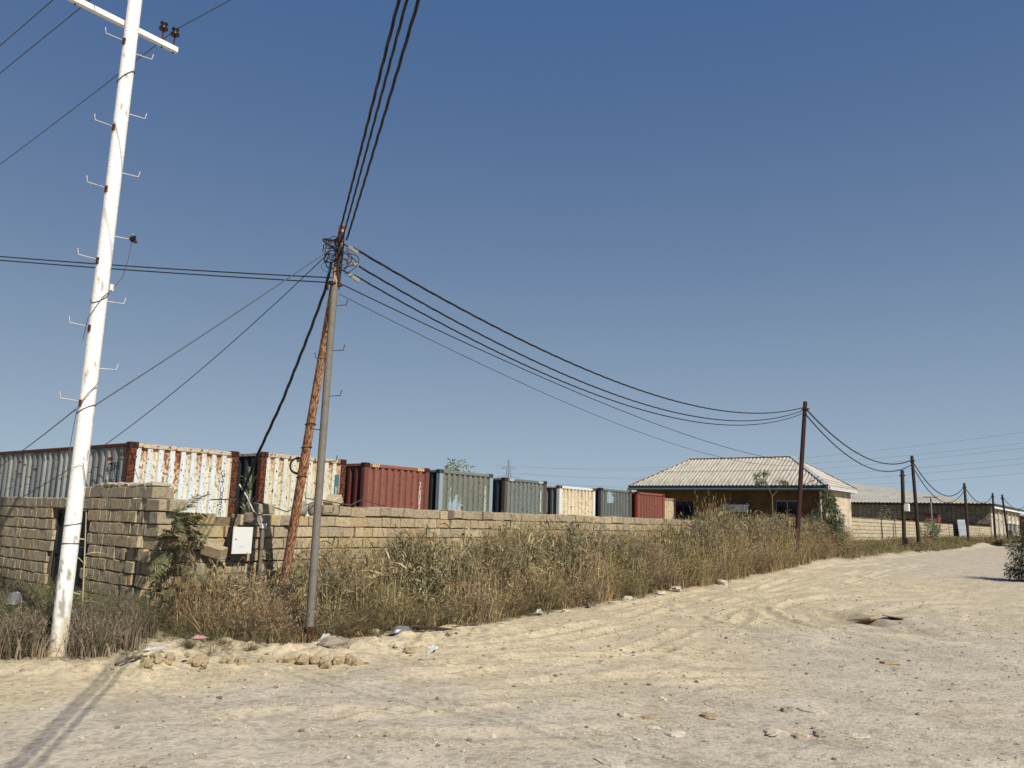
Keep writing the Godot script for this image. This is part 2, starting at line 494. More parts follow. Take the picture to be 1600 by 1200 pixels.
func gh(x: float, z: float) -> float:
	var y := base_h(x, z)
	var e := z - lerps(x, EDGE)
	var rm := ss(-0.1, 0.5, e)
	y += 0.035 * nz.get_noise_2d(x * 2.2, z * 2.2)
	if rm > 0.0:
		# wheel tracks: across the junction from the left, and along the lane
		var far := ss(3.0, 13.0, x)
		var u1 := x * 0.62 + z * 0.78
		var v1 := -x * 0.78 + z * 0.62
		var wob := 0.5 * nz.get_noise_2d(x * 3.0, z * 3.0)
		var a := ns.get_noise_2d(u1 * 1.1, v1 * 6.0 + wob * 6.0)
		var v2 := z + 0.0035 * (x - 30.0) * (x - 30.0) * 0.35
		var b := ns.get_noise_2d(x * 0.9 + 70.0, v2 * 6.0 + wob * 6.0)
		# the turn into the lane: arcs about a centre near the lane's mouth
		var q := Vector2(x - 13.5, z - 12.5)
		var rr := q.length()
		var arcs := ns.get_noise_2d(rr * 8.0 + wob * 5.0, q.angle() * 4.0 + 40.0) * ss(2.5, 4.0, rr) * (1.0 - ss(7.5, 9.5, rr))
		var rut := ss(-0.1, 0.35, nz.get_noise_2d(x * 1.1 + 300.0, z * 1.1))
		y += rm * (0.022 * lerpf(a, b, far) * rut * ss(-3.0, 2.0, x) + 0.05 * arcs + pressed(x, z))
		y += rm * (0.012 * nf.get_noise_2d(x * 6.0, z * 6.0) + 0.016 * ss(0.1, 0.5, nf.get_noise_2d(x * 14.0, z * 14.0)) * ss(-0.1, 0.3, nz.get_noise_2d(x * 2.0 + 77.0, z * 2.0)))
		# clods thrown up along the near edge
		var berm := ss(0.1, 0.7, e) * (1.0 - ss(0.9, 2.0, e)) * ss(-4.0, -1.5, x) * (1.0 - ss(2.5, 6.5, x))
		y += berm * (0.05 + 0.14 * absf(nf.get_noise_2d(x * 9.0, z * 9.0)) + 0.06 * nf.get_noise_2d(x * 20.0, z * 20.0))
		# the broken pit in the lane
		var pd := Vector2((x - 11.3) * 0.8, (z - 7.1) * 1.0).rotated(0.9)
		var pit := 1.0 - ss(0.25, 0.95, Vector2(pd.x * 0.75, pd.y * 1.6).length())
		y -= pit * 0.26
	return y

func axis(lo: float, hi: float, fine_lo: float, fine_hi: float, step: float, grow: float) -> Array:
	var a := []
	var x := fine_lo
	while x < fine_hi:
		a.append(x); x += step
	var s := step
	while x < hi:
		a.append(x); s = minf(s * grow, 400.0); x += s
	a.append(hi)
	var left := []
	x = fine_lo - step; s = step
	while x > lo:
		left.append(x); s = minf(s * grow, 400.0); x -= s
	left.append(lo)
	left.reverse()
	return left + a

func ground() -> void:
	var xs := axis(-1500.0, 2500.0, -5.0, 12.0, 0.045, 1.022)
	var zs := axis(-2500.0, 1500.0, 0.8, 11.2, 0.045, 1.045)
	var nx := xs.size()
	var nzz := zs.size()
	var P := PackedVector3Array(); P.resize(nx * nzz)
	var C := PackedColorArray(); C.resize(nx * nzz)
	var N := PackedVector3Array(); N.resize(nx * nzz)
	var yellow := Color(0.515, 0.435, 0.285)
	var pale := Color(0.455, 0.40, 0.31)
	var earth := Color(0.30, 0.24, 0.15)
	var k := 0
	for j in nzz:
		var z: float = zs[j]
		for i in nx:
			var x: float = xs[i]
			var y := gh(x, z)
			P[k] = Vector3(x, y, z)
			var m := nz.get_noise_2d(x * 1.3 + 40.0, z * 1.3)
			var m2 := nz.get_noise_2d(x * 7.0 + 10.0, z * 7.0)
			var e := z - lerps(x, EDGE)
			var trod := ss(5.0, 9.0, z + 0.45 * minf(x, 4.0) * 0.0 + m * 3.0 + (0.0 if x < 4.0 else (x - 4.0) * 0.0))
			trod = maxf(trod * (1.0 - ss(8.0, 14.0, x) * 0.6), ss(16.0, 34.0, x + m * 6.0) * 0.85)
			trod = maxf(trod, (1.0 - ss(-1.5, 1.5, x + m * 3.0)) * ss(3.4, 4.6, z + m))
			var c := yellow.lerp(pale, clampf(trod + m2 * 0.35, 0.0, 1.0))
			var s := ns.get_noise_2d((x * 0.62 + z * 0.78) * 1.6 + 9.0, (-x * 0.78 + z * 0.62) * 12.0)
			c = c * (1.0 + 0.18 * m2 + 0.06 * s + 0.12 * nf.get_noise_2d(x * 9.0 + 20.0, z * 9.0))
			var pr := pressed(x, z)
			c = c.lerp(yellow * 1.06, clampf(absf(pr) * 22.0, 0.0, 0.6))
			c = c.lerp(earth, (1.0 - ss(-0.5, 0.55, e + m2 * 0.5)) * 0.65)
			var pd := Vector2((x - 11.3) * 0.8, (z - 7.1)).rotated(0.9)
			c = c.lerp(earth, (1.0 - ss(0.4, 1.5, Vector2(pd.x * 0.7, pd.y * 1.5).length() + m2 * 0.4)) * 0.45)
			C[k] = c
			k += 1
	for j in nzz:
		for i in nx:
			var i0 := maxi(i - 1, 0)
			var i1 := mini(i + 1, nx - 1)
			var j0 := maxi(j - 1, 0)
			var j1 := mini(j + 1, nzz - 1)
			var dx := P[j * nx + i1] - P[j * nx + i0]
			var dz := P[j1 * nx + i] - P[j0 * nx + i]
			N[j * nx + i] = dz.cross(dx).normalized()
	var I := PackedInt32Array(); I.resize((nx - 1) * (nzz - 1) * 6)
	k = 0
	for j in nzz - 1:
		for i in nx - 1:
			var a := j * nx + i
			I[k] = a; I[k + 1] = a + 1; I[k + 2] = a + nx + 1
			I[k + 3] = a; I[k + 4] = a + nx + 1; I[k + 5] = a + nx
			k += 6
	var arr := []
	arr.resize(Mesh.ARRAY_MAX)
	arr[Mesh.ARRAY_VERTEX] = P; arr[Mesh.ARRAY_NORMAL] = N; arr[Mesh.ARRAY_COLOR] = C; arr[Mesh.ARRAY_INDEX] = I
	var am := ArrayMesh.new()
	am.add_surface_from_arrays(Mesh.PRIMITIVE_TRIANGLES, arr)
	tag(put(am, "ground", M.ground), "dusty rutted sand lane and bare ground running to the horizon", "", "", "structure")

# ------------------------------------------------------------------ block walls
var variants := {}
func block_mesh(w: float, d: float, i: int) -> ArrayMesh:
	var key := "%.2f_%.2f_%d" % [w, d, i]
	if not variants.has(key):
		var st := begin()
		chamfer(st, Vector3(w, 0.183, d), 0.007, 0.006)
		variants[key] = done(st)
	return variants[key]

func tone(y: float) -> int:
	# the weathered upper course is greyer than the stone below
	if y > 1.8: return [2, 6, 2, 6, 0, 5, 3][rng.randi() % 7]
	return [0, 1, 3, 4, 0, 3, 1, 0, 6, 2][rng.randi() % 10]

# along = +x wall (front face at z = 0) when turn is false, else the left wall along -z (front face at x = 0)
func block_wall(root: Node3D, blocks: Array, most: int, side: bool, thick: float) -> void:
	# blocks: [along, y, width, proud, roll, importance]
	blocks.sort_custom(func(a, b): return a[5] > b[5])
	var xf := []
	var cols := []
	for i in blocks.size():
		var b: Array = blocks[i]
		var wq: float = [0.2, 0.27, 0.39][0 if b[2] < 0.235 else 1 if b[2] < 0.33 else 2]
		var bas := Basis.from_scale(Vector3(b[2] / wq, 1, 1))
		bas = Basis(Vector3(0, 0, 1), b[4]) * Basis(Vector3(0, 1, 0), b[4] * rng.randf_range(-1.5, 1.5)) * bas
		if rng.randf() < 0.5: bas = bas * Basis(Vector3.UP, PI)
		var at := Vector3(b[0], b[1], -thick / 2 + b[3])
		if side:
			bas = Basis(Vector3.UP, -PI / 2) * bas
			at = Vector3(thick / 2 - b[3], b[1], -b[0])
		if i < most:
			var o := put(block_mesh(wq, thick, rng.randi() % 5), "stone_block", M.stone[tone(at.y)], root, at)
			o.basis = bas
		else:
			xf.append(Transform3D(bas * Basis.from_scale(Vector3(wq / 0.39, 1, 1)), at))
			var c: Color = M.stone[tone(at.y)].albedo_color
			cols.append(c.srgb_to_linear())
	if xf.size() > 0:
		many(block_mesh(0.39, thick, 0), "farther_blocks", M.stone_many, xf, cols, root)

func main_wall() -> void:
	var root := thing("limestone_block_wall", "long limestone block wall behind the dry reeds, running from the broken corner to the house", "wall", Vector3.ZERO)
	var bl := []
	for c in 10:
		var y := 0.1 + c * 0.2
		var x := 0.16 if c % 2 == 0 else 0.1
		while x < 33.0:
			var w: float = [0.39, 0.39, 0.2, 0.22, 0.27][rng.randi() % 5]
			if c == 9: w = [0.39, 0.36, 0.27][rng.randi() % 3]
			var mid := x + w / 2
			x += w + rng.randf_range(0.006, 0.02)
			if c == 9 and mid > 0.5 and mid < 3.35: continue
			if c == 8 and mid > 1.05 and mid < 1.3: continue
			if c == 7 and mid < 1.55 and mid > 1.3: continue
			if c == 7 and mid > 8.35 and mid < 8.75: continue
			var wild := (1.0 - ss(0.6, 3.2, mid)) * (1.5 if mid < 1.2 else 1.0)
			var imp := -mid * 0.55 + c * 0.9
			if c < 4: imp -= 3.0
			bl.append([mid, y + rng.randf_range(-0.004, 0.004) + (rng.randf_range(-0.012, 0.02) if c == 9 else 0.0), w, rng.randf_range(-0.012, 0.012) + wild * rng.randf_range(-0.05, 0.05), rng.randf_range(-0.008, 0.008) + wild * rng.randf_range(-0.05, 0.05), imp])
	block_wall(root, bl, 290, false, 0.36)
	var st := begin()
	bx(st, Vector3(0.2, -0.3, -0.33), Vector3(33.0, 1.74, -0.05))
	bx(st, Vector3(3.4, 1.74, -0.33), Vector3(33.0, 1.94, -0.05))
	put(done(st), "mortar_core", M.mortar, root)
	# dark stones set in the top course
	for x in [6.72, 7.82]:
		put(bm(Vector3(0.2 if x < 7.0 else 0.05, 0.19, 0.3), Vector3(x, 1.9, -0.12), 0.008), "stone_block", M.stone_dark, root)

func left_wall() -> void:
	var root := thing("side_block_wall", "shaded limestone block wall running left from the broken corner behind the white pole", "wall", Vector3.ZERO)
	var bl := []
	var st := begin()
	for c in 11:
		var y := 0.1 + c * 0.2
		var t := 0.02 + rng.randf() * 0.12
		var end := 11.5 if c < 10 else 2.75
		while t < end:
			var w: float = [0.21, 0.225, 0.24, 0.21, 0.2, 0.39, 0.12][rng.randi() % 7]
			if t < 0.3 and c in [0, 2, 4, 7, 9]: w = 0.39
			var mid := t + w / 2
			t += w + rng.randf_range(0.008, 0.018)
			if c == 10 and mid < 0.3: continue
			if mid > 2.4 and mid < 3.85 and c < 9: continue
			var wild := 1.0 - ss(0.3, 1.3, mid)
			if c > 6: wild *= 0.4
			bl.append([mid, y + rng.randf_range(-0.005, 0.005), w, rng.randf_range(-0.006, 0.006) + wild * rng.randf_range(-0.05, 0.10), rng.randf_range(-0.007, 0.007) + wild * rng.randf_range(-0.08, 0.08), -mid * 0.5 + c * 0.3])
			if mid < 8.0 and c < 10 and rng.randf() < 0.8:
				bx(st, Vector3(-0.006, y - rng.randf_range(0.05, 0.085), -t + 0.001), Vector3(0.05, y + rng.randf_range(0.05, 0.092), -t + rng.randf_range(0.012, 0.022)))
	block_wall(root, bl, 290, true, 0.36)
	put(done(st), "mortar_joints", M.mortar_light, root)
	st = begin()
	bx(st, Vector3(0.05, -0.3, -2.42), Vector3(0.33, 1.94, -0.12))
	bx(st, Vector3(0.05, -0.3, -11.5), Vector3(0.33, 1.94, -3.82))
	bx(st, Vector3(0.05, 1.78, -3.82), Vector3(0.33, 1.94, -2.42))
	put(done(st), "mortar_core", M.mortar, root)
	# crust of old mortar on top of the pier
	st = begin()
	for i in 26:
		var zz := -0.4 - i * 0.075
		chamfer(st, Vector3(0.34, 0.05 + 0.05 * absf(nf.get_noise_2d(i * 30.0, 5.0)), 0.11), 0.014, 0.014, Transform3D(Basis(Vector3.UP, rng.randf_range(-0.3, 0.3)), Vector3(0.17, 2.225 + 0.03 * nf.get_noise_2d(i * 20.0, 55.0), zz)))
	put(done(st), "mortar_crust", M.mortar_light, root)
	# dark green gate leaf let into the wall
	var g := thing("green_metal_gate", "dark green metal gate leaf set in the side wall behind the white pole", "gate", Vector3(0.10, 0.0, -3.13))
	put(bm(Vector3(0.02, 1.7, 1.3), Vector3(0, 0.92, 0)), "gate_sheet", M.green_metal, g)
	for s in [-1, 1]:
		put(bm(Vector3(0.07, 1.74, 0.05), Vector3(-0.01, 0.92, s * 0.65)), "gate_stile", M.green_metal, g)
	for y in [0.2, 1.0, 1.74]:
		put(bm(Vector3(0.045, 0.05, 1.25), Vector3(-0.012, y, 0)), "gate_rail", M.green_metal, g)

func loose_blocks() -> void:
	var L := [
		[Vector3(0.86, 1.19, 0.2), Vector3(0.2, 0.19, 0.37), Vector3(0.25, 0.6, 0.2), 0, "pale block jutting askew out of the wall just left of the white meter box"],
		[Vector3(1.93, 1.9, -0.16), Vector3(0.42, 0.185, 0.3), Vector3(0.02, 0.12, 0.0), 2, "loose flat block lying on the wall top behind the broadleaf reed"],
		[Vector3(2.42, 1.70, -0.1), Vector3(0.36, 0.185, 0.34), Vector3(0.0, -0.5, 0.02), 5, "grey block set askew on the wall top left of the rusty brace pole"],
		[Vector3(-0.10, 0.5, 0.18), Vector3(0.3, 0.19, 0.26), Vector3(0.1, 0.5, -0.12), 4, "dislodged block low in the crumbling corner above the weeds"],
		[Vector3(-0.2, 0.2, 0.28), Vector3(0.36, 0.19, 0.24), Vector3(-0.15, 0.9, 0.2), 2, "fallen block lying tilted at the foot of the crumbling corner"],
		[Vector3(3.55, 2.09, -0.18), Vector3(0.3, 0.15, 0.26), Vector3(0.0, 0.2, 0.5), 3, "wedge of broken block on the wall top right of the grey pole"]]
	for e in L:
		var st := begin()
		chamfer(st, e[1], 0.01, 0.012)
		var o := put(done(st), "loose_block", M.stone[e[3]], null, e[0])
		o.rotation = e[2]
		tag(o, e[4], "stone block")
	var S := [
		[Vector3(2.72, 1.92, -0.1), Vector3(0.22, 0.27, 0.24), 11, M.grey_stone, "round grey lump of stone on the wall top touching the rusty brace pole"],
		[Vector3(3.08, 1.92, -0.14), Vector3(0.2, 0.22, 0.2), 12, M.grey_stone, "smaller stone lump on the wall top between brace pole and grey pole"],
		[Vector3(1.56, 1.72, 0.02), Vector3(0.17, 0.19, 0.16), 13, M.stone_dark, "dark round stone wedged in the top course left of the hanging cable"]]
	for e in S:
		tag(put(stone(e[1] * 1.25, e[2], 0.25, 3), "stone_lump", e[3], null, e[0]), e[4], "stone")

# ------------------------------------------------------------------ shipping containers
func corrugated(w: float, h: float, ribs: int, deep: float, ridge := 0.42, slope := 0.08) -> ArrayMesh:
	# in the xy plane, ridges at z = 0, recesses at z = -deep; uv across and down
	var st := begin()
	var prof := []
	for i in ribs:
		for q in [[0.0, 0.0], [ridge, 0.0], [ridge + slope, -deep], [1.0 - slope, -deep]]:
			prof.append(Vector2((i + q[0]) / ribs, q[1]))
	prof.append(Vector2(1, 0))
	for i in prof.size() - 1:
		var a: Vector2 = prof[i]
		var b: Vector2 = prof[i + 1]
		uvquad(st, [Vector3(a.x * w, 0, a.y), Vector3(a.x * w, h, a.y), Vector3(b.x * w, h, b.y), Vector3(b.x * w, 0, b.y)], [Vector2(a.x, 1), Vector2(a.x, 0), Vector2(b.x, 0), Vector2(b.x, 1)])
	# sloped closing lips at top of the recesses
	for i in ribs:
		var x0 := (i + ridge) / ribs * w
		var x1 := (i + ridge + slope) / ribs * w
		var x2 := (i + 1.0 - slope) / ribs * w
		var x3 := (i + 1.0) / ribs * w
		for yy in [[h - 0.035, h], [0.035, 0.0]]:
			uvquad(st, [Vector3(x1, yy[0], -deep + 0.002), Vector3(x2, yy[0], -deep + 0.002), Vector3(x3, yy[1], 0.001), Vector3(x0, yy[1], 0.001)], [Vector2(x1 / w, 0.02), Vector2(x2 / w, 0.02), Vector2(x3 / w, 0), Vector2(x0 / w, 0)])
	return done(st)

func casting() -> ArrayMesh:
	if variants.has("casting"): return variants.casting
	var st := begin()
	chamfer(st, Vector3(0.18, 0.12, 0.18), 0.01, 0.0)
	# oval holes as sunken dark rims are cut by a ring of small faces
	variants.casting = done(st)
	return variants.casting

func lettering(text: String, size: float, m: Material, parent: Node, at: Vector3, turn := 0.0, called := "lettering") -> void:
	var t := TextMesh.new()
	var f := SystemFont.new()
	f.font_names = PackedStringArray(["Droid Sans"])
	t.font = f
	t.text = text
	t.font_size = 32
	t.pixel_size = size / 32.0
	t.depth = 0.004
	t.line_spacing = -14.0 if "\n" in text else 0.0
	t.curve_step = 4.0
	var o := put(t, called, m, parent, at)
	o.rotation.y = turn

func container(label: String, x0: float, zf: float, top: float, long: float, o: Dictionary) -> Node3D:
	var H := 2.59
	var W := 2.44
	var root := thing("shipping_container", label, "shipping container", Vector3(x0, top - H, zf), o.get("turn", 0.0), "shipping containers lined up behind the block wall")
	var em: Material = tex_mat(o.tex)
	var smat: Material = tex_mat(o.side_tex)
	var pm: Material = o.post
	var rm: Material = o.rail
	var ribs: int = o.get("ribs", 9)
	var e := put(corrugated(W - 0.3, H - 0.26, ribs, 0.045), "end_panel", em, root, Vector3(0.15, 0.15, -0.03))
	e = put(corrugated(W - 0.3, H - 0.26, ribs, 0.045), "end_panel", em, root, Vector3(W - 0.15, 0.15, -long + 0.03)); e.rotation.y = PI
	var sr := int(round((long - 0.3) / 0.275))
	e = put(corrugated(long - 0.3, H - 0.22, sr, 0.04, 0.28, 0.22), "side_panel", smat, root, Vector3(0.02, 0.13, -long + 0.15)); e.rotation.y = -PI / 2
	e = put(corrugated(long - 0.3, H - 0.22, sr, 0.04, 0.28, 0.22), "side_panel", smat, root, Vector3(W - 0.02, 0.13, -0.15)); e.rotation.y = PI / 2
	e = put(corrugated(W - 0.1, long - 0.1, 9, 0.02), "roof_panel", o.get("roof", rm), root, Vector3(0.05, H - 0.03, -0.05)); e.rotation.x = -PI / 2
	put(bm(Vector3(W - 0.06, 0.12, long - 0.1), Vector3(W / 2, 0.1, -long / 2)), "floor_frame", M.rust_dark, root)
	for sx in [0, 1]:
		for sz in [0, 1]:
			var px: float = 0.075 + sx * (W - 0.15)
			var pz: float = -0.075 - sz * (long - 0.15)
			put(bm(Vector3(0.15, H - 0.24, 0.15), Vector3(px, H / 2, pz), 0.012), "corner_post", pm, root)
			for sy in [0, 1]:
				var c := put(casting(), "corner_casting", o.get("cast", M.rust_dark), root, Vector3(0.087 + sx * (W - 0.174), 0.06 + sy * (H - 0.12), -0.087 - sz * (long - 0.174)))
				if sz == 0 and sy == 1:
					var st := begin()
					var ring := []
					for k in 10:
						ring.append(Vector3(cos(TAU * k / 10) * 0.033, sin(TAU * k / 10) * 0.042, 0.0915))
					for k in range(1, 9): tri(st, ring[0], ring[k], ring[k + 1])
					put(done(st), "casting_hole", M.shed_dark, c)
					if sx == 0:
						st = begin()
						for k in 10: ring[k] = Vector3(-0.0915, ring[k].y, ring[k].x)
						for k in range(1, 9): tri(st, ring[0], ring[k], ring[k + 1])
						put(done(st), "casting_hole", M.shed_dark, c)
	for sz in [0, 1]:
		put(bm(Vector3(W - 0.36, 0.09, 0.07), Vector3(W / 2, H - 0.065, -0.05 - sz * (long - 0.1)), 0.01), "top_rail", rm, root)
		put(bm(Vector3(W - 0.36, 0.14, 0.08), Vector3(W / 2, 0.075, -0.045 - sz * (long - 0.09)), 0.01), "bottom_rail", rm, root)
	for sx in [0, 1]:
		put(bm(Vector3(0.07, 0.075, long - 0.36), Vector3(0.04 + sx * (W - 0.08), H - 0.06, -long / 2), 0.01), "top_rail", o.get("side_rail", rm), root)
		put(bm(Vector3(0.06, 0.13, long - 0.36), Vector3(0.035 + sx * (W - 0.07), 0.07, -long / 2), 0.01), "bottom_rail", rm, root)
	if o.has("stripes"):
		for k in 4:
			for s in [0, 1]:
				var st := begin()
				var xx: float = 0.27 + k * 0.065 + s * (W - 0.75)
				var zz := -0.012
				quad(st, Vector3(xx, H - 0.105, zz), Vector3(xx + 0.03, H - 0.025, zz), Vector3(xx + 0.06, H - 0.025, zz), Vector3(xx + 0.03, H - 0.105, zz))
				put(done(st), "warning_stripe", o.stripes, root)
	if o.has("text"):
		lettering(o.text, 0.16, o.text_mat, root, Vector3(W - 0.34, H - 0.32 - 0.08 * o.text.length() * 0.5, -0.026))
	return root

func containers() -> void:
	var white := Color(0.77, 0.81, 0.83)
	var cream := Color(0.77, 0.78, 0.74)
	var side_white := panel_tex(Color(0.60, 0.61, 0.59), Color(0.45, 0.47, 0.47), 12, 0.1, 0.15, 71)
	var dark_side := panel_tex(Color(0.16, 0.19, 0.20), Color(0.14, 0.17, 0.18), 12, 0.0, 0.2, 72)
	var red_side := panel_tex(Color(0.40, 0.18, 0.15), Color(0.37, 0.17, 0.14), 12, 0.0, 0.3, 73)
	var c := container("white shipping container with rust streaks nearest the corner, its long side to the left", 1.11, -3.47, 3.14, 12.19, {"tex": panel_tex(white, Color(0.80, 0.79, 0.73), 9, 0.72, 0.2, 81), "side_tex": side_white, "post": M.rust, "rail": M.rail_white, "side_rail": M.rust, "text": "G\nS\nT\nU\n8\n4\n3\n6", "text_mat": M.text_grey})
	lettering("GSTU", 0.21, M.text_dark, c, Vector3(0.012, 2.1, -0.62), -PI / 2)
	lettering("84358", 0.2, M.text_dark, c, Vector3(0.012, 1.77, -0.66), -PI / 2)
	lettering("45", 0.2, M.text_dark, c, Vector3(0.012, 1.43, -0.72), -PI / 2)
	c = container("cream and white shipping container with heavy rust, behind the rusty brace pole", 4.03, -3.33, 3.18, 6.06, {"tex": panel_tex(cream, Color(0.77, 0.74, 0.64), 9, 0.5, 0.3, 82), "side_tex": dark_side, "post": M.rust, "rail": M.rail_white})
	var st := begin(); bx(st, Vector3(2.12, 1.1, -0.031), Vector3(2.25, 2.2, -0.022))
	put(done(st), "label_strip", mat(Color(0.27, 0.38, 0.42), 0.7), c)
	lettering("G\nE\nS\nU\n5", 0.1, M.text_white, c, Vector3(2.185, 1.72, -0.02))
	container("brick red shipping container with striped corners, third in the row", 7.57, -3.89, 3.21, 6.06, {"tex": panel_tex(Color(0.50, 0.315, 0.26), Color(0.47, 0.295, 0.25), 9, 0.0, 0.25, 83), "side_tex": red_side, "post": mat(Color(0.40, 0.23, 0.18), 0.8), "rail": mat(Color(0.52, 0.31, 0.25), 0.8), "cast": M.rust_dark, "roof": mat(Color(0.5, 0.27, 0.22), 0.8), "text": "T\nC\nK\nU\n8\n5\n1", "text_mat": M.text_white, "stripes": M.yellow_paint})
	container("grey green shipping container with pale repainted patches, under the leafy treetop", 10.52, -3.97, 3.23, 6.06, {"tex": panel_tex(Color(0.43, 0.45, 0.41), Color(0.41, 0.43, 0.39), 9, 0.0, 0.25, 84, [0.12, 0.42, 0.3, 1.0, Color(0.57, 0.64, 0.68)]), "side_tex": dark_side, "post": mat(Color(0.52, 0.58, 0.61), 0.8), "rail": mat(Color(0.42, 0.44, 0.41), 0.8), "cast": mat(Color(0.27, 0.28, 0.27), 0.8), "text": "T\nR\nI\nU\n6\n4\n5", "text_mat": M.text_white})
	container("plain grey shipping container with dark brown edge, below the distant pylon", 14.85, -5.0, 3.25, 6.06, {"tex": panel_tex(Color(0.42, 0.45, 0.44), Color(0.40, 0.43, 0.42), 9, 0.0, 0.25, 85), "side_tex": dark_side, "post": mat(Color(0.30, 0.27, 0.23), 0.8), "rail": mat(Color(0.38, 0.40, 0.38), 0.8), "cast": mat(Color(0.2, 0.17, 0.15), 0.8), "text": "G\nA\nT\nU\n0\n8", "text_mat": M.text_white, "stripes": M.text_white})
	container("cream shipping container between two grey ones", 17.75, -4.75, 3.13, 6.06, {"tex": panel_tex(Color(0.80, 0.77, 0.68), Color(0.79, 0.74, 0.61), 9, 0.25, 0.4, 86), "side_tex": panel_tex(Color(0.40, 0.42, 0.42), Color(0.38, 0.4, 0.4), 12, 0.0, 0.2, 74), "post": M.white_box, "rail": M.white_box, "cast": mat(Color(0.35, 0.33, 0.3), 0.8)})
	container("dark grey shipping container right of the cream one", 21.0, -5.0, 3.2, 6.06, {"tex": panel_tex(Color(0.37, 0.40, 0.39), Color(0.35, 0.38, 0.37), 9, 0.0, 0.25, 87, [0.2, 0.42, 0.0, 0.2, Color(0.56, 0.65, 0.70)]), "side_tex": dark_side, "post": mat(Color(0.30, 0.31, 0.29), 0.8), "rail": mat(Color(0.40, 0.42, 0.40), 0.8), "cast": mat(Color(0.2, 0.18, 0.16), 0.8)})
	container("red shipping container farthest right in the row, beside the house", 23.55, -4.77, 3.16, 6.06, {"tex": panel_tex(Color(0.49, 0.295, 0.25), Color(0.46, 0.275, 0.23), 8, 0.0, 0.2, 88), "side_tex": red_side, "post": mat(Color(0.50, 0.24, 0.2), 0.8), "rail": mat(Color(0.50, 0.28, 0.23), 0.8), "cast": mat(Color(0.33, 0.17, 0.14), 0.8)})
	container("cream shipping container end showing past the red one by the house wall", 26.45, -5.7, 3.06, 6.06, {"tex": panel_tex(Color(0.74, 0.70, 0.60), Color(0.70, 0.64, 0.52), 8, 0.3, 0.2, 89), "side_tex": red_side, "post": M.rust_dark, "rail": M.rust_pipe})

